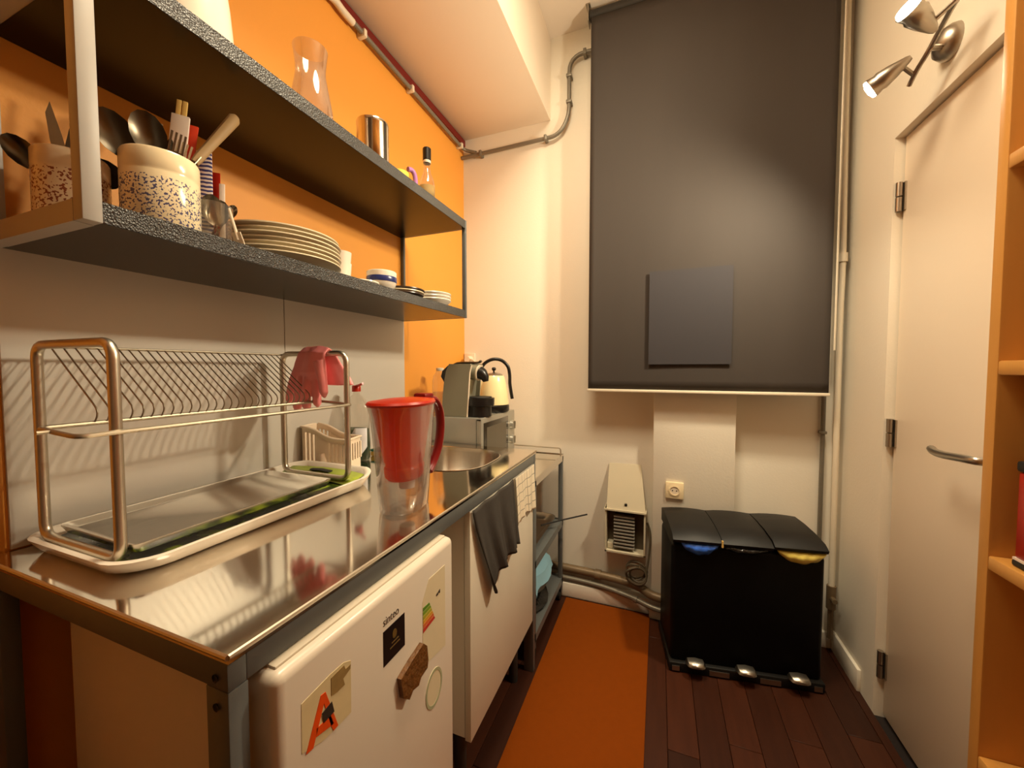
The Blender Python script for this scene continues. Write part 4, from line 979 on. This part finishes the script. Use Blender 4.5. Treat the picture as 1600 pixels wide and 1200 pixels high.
for i, (m_, lab_) in enumerate((('brownplate', 'small dark brown plate at the bottom of the stack of three'), ('plate_edge', 'pale rimmed plate in the middle of the stack of three'), ('brownplate', 'small dark brown plate on top of the stack of three'))):
    o_ = part('side_plate', m_, None, add_lathe, plate_prof(.078, .013), (0, 0, 0), 40); o_.location = (-.850, 1.128 + .004 * i, ZS + .0005 + i * .0085); tag(o_, lab_, 'plate', 'dark side plates')
for i, lab_ in enumerate(('white china bowl at the bottom of the stack by the far shelf end', 'white china bowl in the middle of the stack by the far shelf end', 'white china bowl on top of the stack by the far shelf end')):
    o_ = part('bowl', 'china', None, add_lathe, [(.001, .002), (.04, 0), (.042, .003), (.068, .017), (.076, .026), (.0745, .029), (.064, .02), (.04, .007), (.001, .006)], (0, 0, 0), 36)
    o_.location = (-.852, 1.330, ZS + .0005 + i * .012); tag(o_, lab_, 'bowl', 'white bowls at the far shelf end')

# ------------------------------------------------------------ things on the upper board
vj = thing('pitcher', 'large white ceramic pitcher at the near end of the upper shelf', 'pitcher', (-.880, .500, ZT))
part('pitcher_body', 'china', vj, add_lathe, [(.001, 0), (.075, 0), (.082, .006), (.081, .03), (.074, .12), (.064, .20), (.061, .23), (.066, .25), (.063, .25), (.058, .225), (.070, .11), (.076, .012), (.001, .010)], (0, 0, 0), 40, local=True)
part('handle', 'china', vj, add_tube, smooth_path([(-.02, -.050, .21), (-.03, -.09, .20), (-.035, -.105, .14), (-.03, -.095, .08), (-.02, -.070, .05)], 5), .010, 10, local=True)
ca = thing('carafe', 'clear glass carafe on the upper shelf before the orange wall', 'carafe', (-.905, .818, ZT))
part('glass_body', 'glass', ca, add_lathe, [(.001, 0), (.052, 0), (.056, .006), (.058, .04), (.054, .10), (.045, .15), (.038, .19), (.038, .21), (.042, .245), (.044, .258), (.042, .258), (.0365, .21), (.0365, .19), (.0525, .10), (.0565, .04), (.053, .010), (.001, .008)], (0, 0, 0), 36, local=True)
cn = thing('canister', 'shiny steel canister on the upper shelf', 'canister', (-.925, 1.085, ZT))
part('can_body', mat('polished_steel', rgb(214, 206, 194), .12, 1.0, var=.03), cn, add_lathe, [(.001, 0), (.050, 0), (.052, .003), (.052, .205), (.053, .207), (.053, .214), (.052, .218), (.051, .218), (.050, .205), (.050, .01), (.001, .009)], (0, 0, 0), 40, local=True)
mgk = thing('mug', 'yellow mug with purple handle next to the steel canister', 'mug', (-.905, 1.20, ZT))
part('mug_body', 'yellow', mgk, add_lathe, [(.001, 0), (.032, 0), (.034, .004), (.035, .105), (.033, .105), (.032, .01), (.001, .008)], (0, 0, 0), 28, local=True)
part('handle', 'purple', mgk, add_tube, smooth_path([(.020, .026, .128), (.026, .044, .130), (.030, .056, .110), (.030, .056, .065), (.022, .030, .030)], 5), .009, 10, local=True)
fb = thing('small_bottle', 'small clear bottle with black cap at the far end of the upper shelf', 'bottle', (-.880, 1.345, ZT))
part('glass_body', 'glass', fb, add_lathe, [(.001, 0), (.029, 0), (.031, .005), (.031, .115), (.027, .140), (.016, .165), (.013, .185), (.013, .215)], (0, 0, 0), 28, local=True)
part('content', glass('vinegar', (.9, .8, .6, 1), .12), fb, add_lathe, [(.001, .003), (.0285, .004), (.0285, .09), (.001, .09)], (0, 0, 0), 28, local=True)
part('cap', 'black', fb, add_lathe, [(.0145, .215), (.0165, .217), (.0165, .262), (.014, .265), (.001, .265)], (0, 0, 0), 24, local=True)
part('cap_band', 'pipew', fb, add_lathe, [(.0148, .205), (.0155, .207), (.0155, .214), (.0148, .2155)], (0, 0, 0), 24, local=True)
def flab(bm):
    L_ = []
    for k in range(13):
        a = -2.2 + 2.4 * k / 12; L_.append([(.0316 * math.cos(a), .0316 * math.sin(a), z) for z in (.06, .112)])
    add_loft(bm, L_, closed=False); THICK.append(.0005)
part('label', 'torn', fb, flab, local=True)

# ------------------------------------------------------------ wall spotlights
sl = thing('wall_spotlight', 'satin steel twin spotlight bar on the wall above the door', 'lamp', (XR, 1.43, 2.105))
def dome(bm):
    add_tube(bm, [(XR, 1.435, 2.112), (XR - .012, 1.435, 2.112), (XR - .028, 1.435, 2.112), (XR - .038, 1.435, 2.112)], [.044, .043, .034, .012], 24)
part('base', 'satin', sl, dome)
part('bar', 'satin', sl, add_tube, smooth_path([(.660, 1.475, 2.040), (.662, 1.445, 2.062), (.668, 1.410, 2.085), (.668, 1.36, 2.108), (.662, 1.30, 2.120), (.660, 1.262, 2.118)], 4), .0062, 8)
part('bar_stem', 'satin', sl, add_tube, [(XR - .03, 1.420, 2.095), (.668, 1.400, 2.088)], .007, 8)
def head(bm, tip, bulb):
    d_ = (bulb - tip); pts = [tip, tip + d_ * .08, tip + d_ * .45, tip + d_ * .72, tip + d_ * .80, tip + d_ * .98]
    add_tube(bm, pts, [.006, .010, .021, .026, .0235, .0285], 20)
for tip, bulb, att in ((LOW_TIP, LOW_BULB, Vector((.662, 1.455, 2.055))), (UP_TIP, UP_BULB, Vector((.661, 1.285, 2.120)))):
    mid = tip * .75 + bulb * .25
    h_ = part('lamp_head', 'satin', sl, head, tip, bulb)
    part('head_arm', 'satin', sl, add_tube, [att, mid], .0055, 8)
    dn = (bulb - tip).normalized()
    part('bulb', 'bulb', h_, add_tube, [bulb + dn * .0005, bulb + dn * .006, bulb + dn * .010], [.026, .024, .010], 20, label='lit bulb')

# ------------------------------------------------------------ pedal bin with three compartments
bn = thing('pedal_bin', 'large black three compartment pedal bin standing by the pilaster', 'bin', (.305, 1.828, 0))
bn.rotation_euler = (0, 0, math.radians(9))
BWD = .272   # half width
part('body', 'bin', bn, add_box, -BWD, BWD, -.135, .112, .035, .520, local=True, bevel=.018, seg=3)
part('base', 'binlid', bn, add_box, -BWD - .006, BWD + .006, -.150, .118, 0, .04, local=True, bevel=.008)
def lid(bm, x0, x1, lift):
    # side profile (y, z): front low, back high, slightly crowned
    prof = [(-.150, .528 + lift), (-.155, .540 + lift), (-.130, .556 + lift), (-.06, .572 + lift * .7), (.02, .582 + lift * .35), (.095, .586), (.118, .577), (.118, .523), (.0, .523 + lift * .4)]
    n = 5; loops = []
    for k in range(n + 1):
        t = k / n; xx = x0 + (x1 - x0) * t; e = .006 * (1 - (2 * t - 1) ** 2)
        loops.append([(xx, a, b + (e if b > .55 else 0)) for a, b in prof])
    add_loft(bm, loops)
lw_ = 2 * BWD / 3
for i in range(3):
    x0 = -BWD + i * lw_
    part('lid', 'binlid', bn, lid, x0 + .0015, x0 + lw_ - .0015, (.006, .004, .010)[i], local=True, angle=30)
part('lid_tag', 'bamboo', bn, add_box, -BWD + lw_ - .003, -BWD + lw_ + .003, -.157, -.150, .530, .556, local=True, label='pale tag between two lids')
def pedal(bm, cx):
    L_ = []
    for yy, w, z0, z1 in ((-.150, .036, .056, .068), (-.168, .037, .054, .066), (-.182, .030, .053, .062), (-.188, .018, .053, .058)):
        L_.append([(cx - w, yy, z0), (cx + w, yy, z0), (cx + w * .8, yy, z1), (cx, yy, z1 + .004), (cx - w * .8, yy, z1)])
    add_loft(bm, L_)
for i in range(3): part('pedal', 'satin', bn, pedal, -BWD + lw_ * (i + .5), local=True)
for i in range(4):
    cx = (-BWD + .02, -BWD + lw_, -BWD + 2 * lw_, BWD - .02)[i]; part('base_plate', 'satin', bn, add_box, cx - (.014 if i in (0, 3) else .036), cx + (.014 if i in (0, 3) else .036), -.1525, -.149, .008, .028, local=True)
def bag(bm, x0, x1, drop, seed, up=.534):
    rnd = random.Random(seed); n = 22; rows = []
    for i in range(7):
        v = i / 6; row = []
        for j in range(n + 1):
            u = j / n; sag = math.sin(PI * u) ** .6
            z = up - (drop * sag) * v + .002 * math.sin(u * 23 + seed) * v
            y_ = -.138 - .016 * math.sin(PI * min(1, v * 1.05)) * sag - .002 * math.sin(u * 27 + v * 5 + seed) - .002
            row.append((x0 + (x1 - x0) * u, y_, z))
        rows.append(row)
    add_loft(bm, rows, closed=False); THICK.append(.001)
def place_bag(name, m, x0, x1, drop, seed, label):
    o_ = part(name, m, None, bag, x0, x1, drop, seed); o_.location = (.305, 1.828, 0); o_.rotation_euler = (0, 0, math.radians(9)); tag(o_, label, 'bag')
place_bag('bin_bag', 'bluebag', -.240, -.098, .048, 1, 'blue bin bag peeking out under the left bin lid')
place_bag('bin_bag', 'blackbag', -.09, .08, .03, 2, 'black bin bag peeking out under the middle bin lid')
place_bag('bin_bag', 'yellowbag', .105, .270, .046, 5, 'yellow bin bag bulging out under the right bin lid')

# ------------------------------------------------------------ bookcase on the right
bc = thing('bookcase', 'honey coloured wooden open bookcase at the right edge', 'bookcase', (.64, .4, 0))
BCX0, BCX1, BCY1 = .55, XR - .004, .952
part('side_panel', 'wood', bc, add_box, BCX0, BCX1, BCY1 - .024, BCY1, 0, 2.35, bevel=.003)
part('side_panel', 'wood', bc, add_box, BCX0, BCX1, -.60, -.576, 0, 2.35, bevel=.003)
part('back_panel', 'wood', bc, add_box, BCX1 - .006, BCX1, -.576, BCY1 - .024, .02, 2.35)
for z in (.085, .500, .870, 1.215, 1.566, 1.95, 2.30): part('shelf', 'wood', bc, add_box, BCX0, BCX1 - .006, -.576, BCY1 - .024, z, z + .025, bevel=.003)
tin = thing('tin', 'red tin with dark lid and pale base band on the right bookcase shelf', 'tin', (.60, .865, .895))
part('tin_body', 'jugbox', tin, add_box, .562, .66, .80, .895, .910, 1.055, bevel=.004)
part('tin_lid', 'rubber', tin, add_box, .560, .662, .798, .897, 1.055, 1.073, bevel=.004)
part('tin_base', 'rubber', tin, add_box, .560, .662, .798, .897, .8955, .906, bevel=.003)
part('tin_band', 'paperw', tin, add_box, .561, .661, .799, .896, .906, .910)
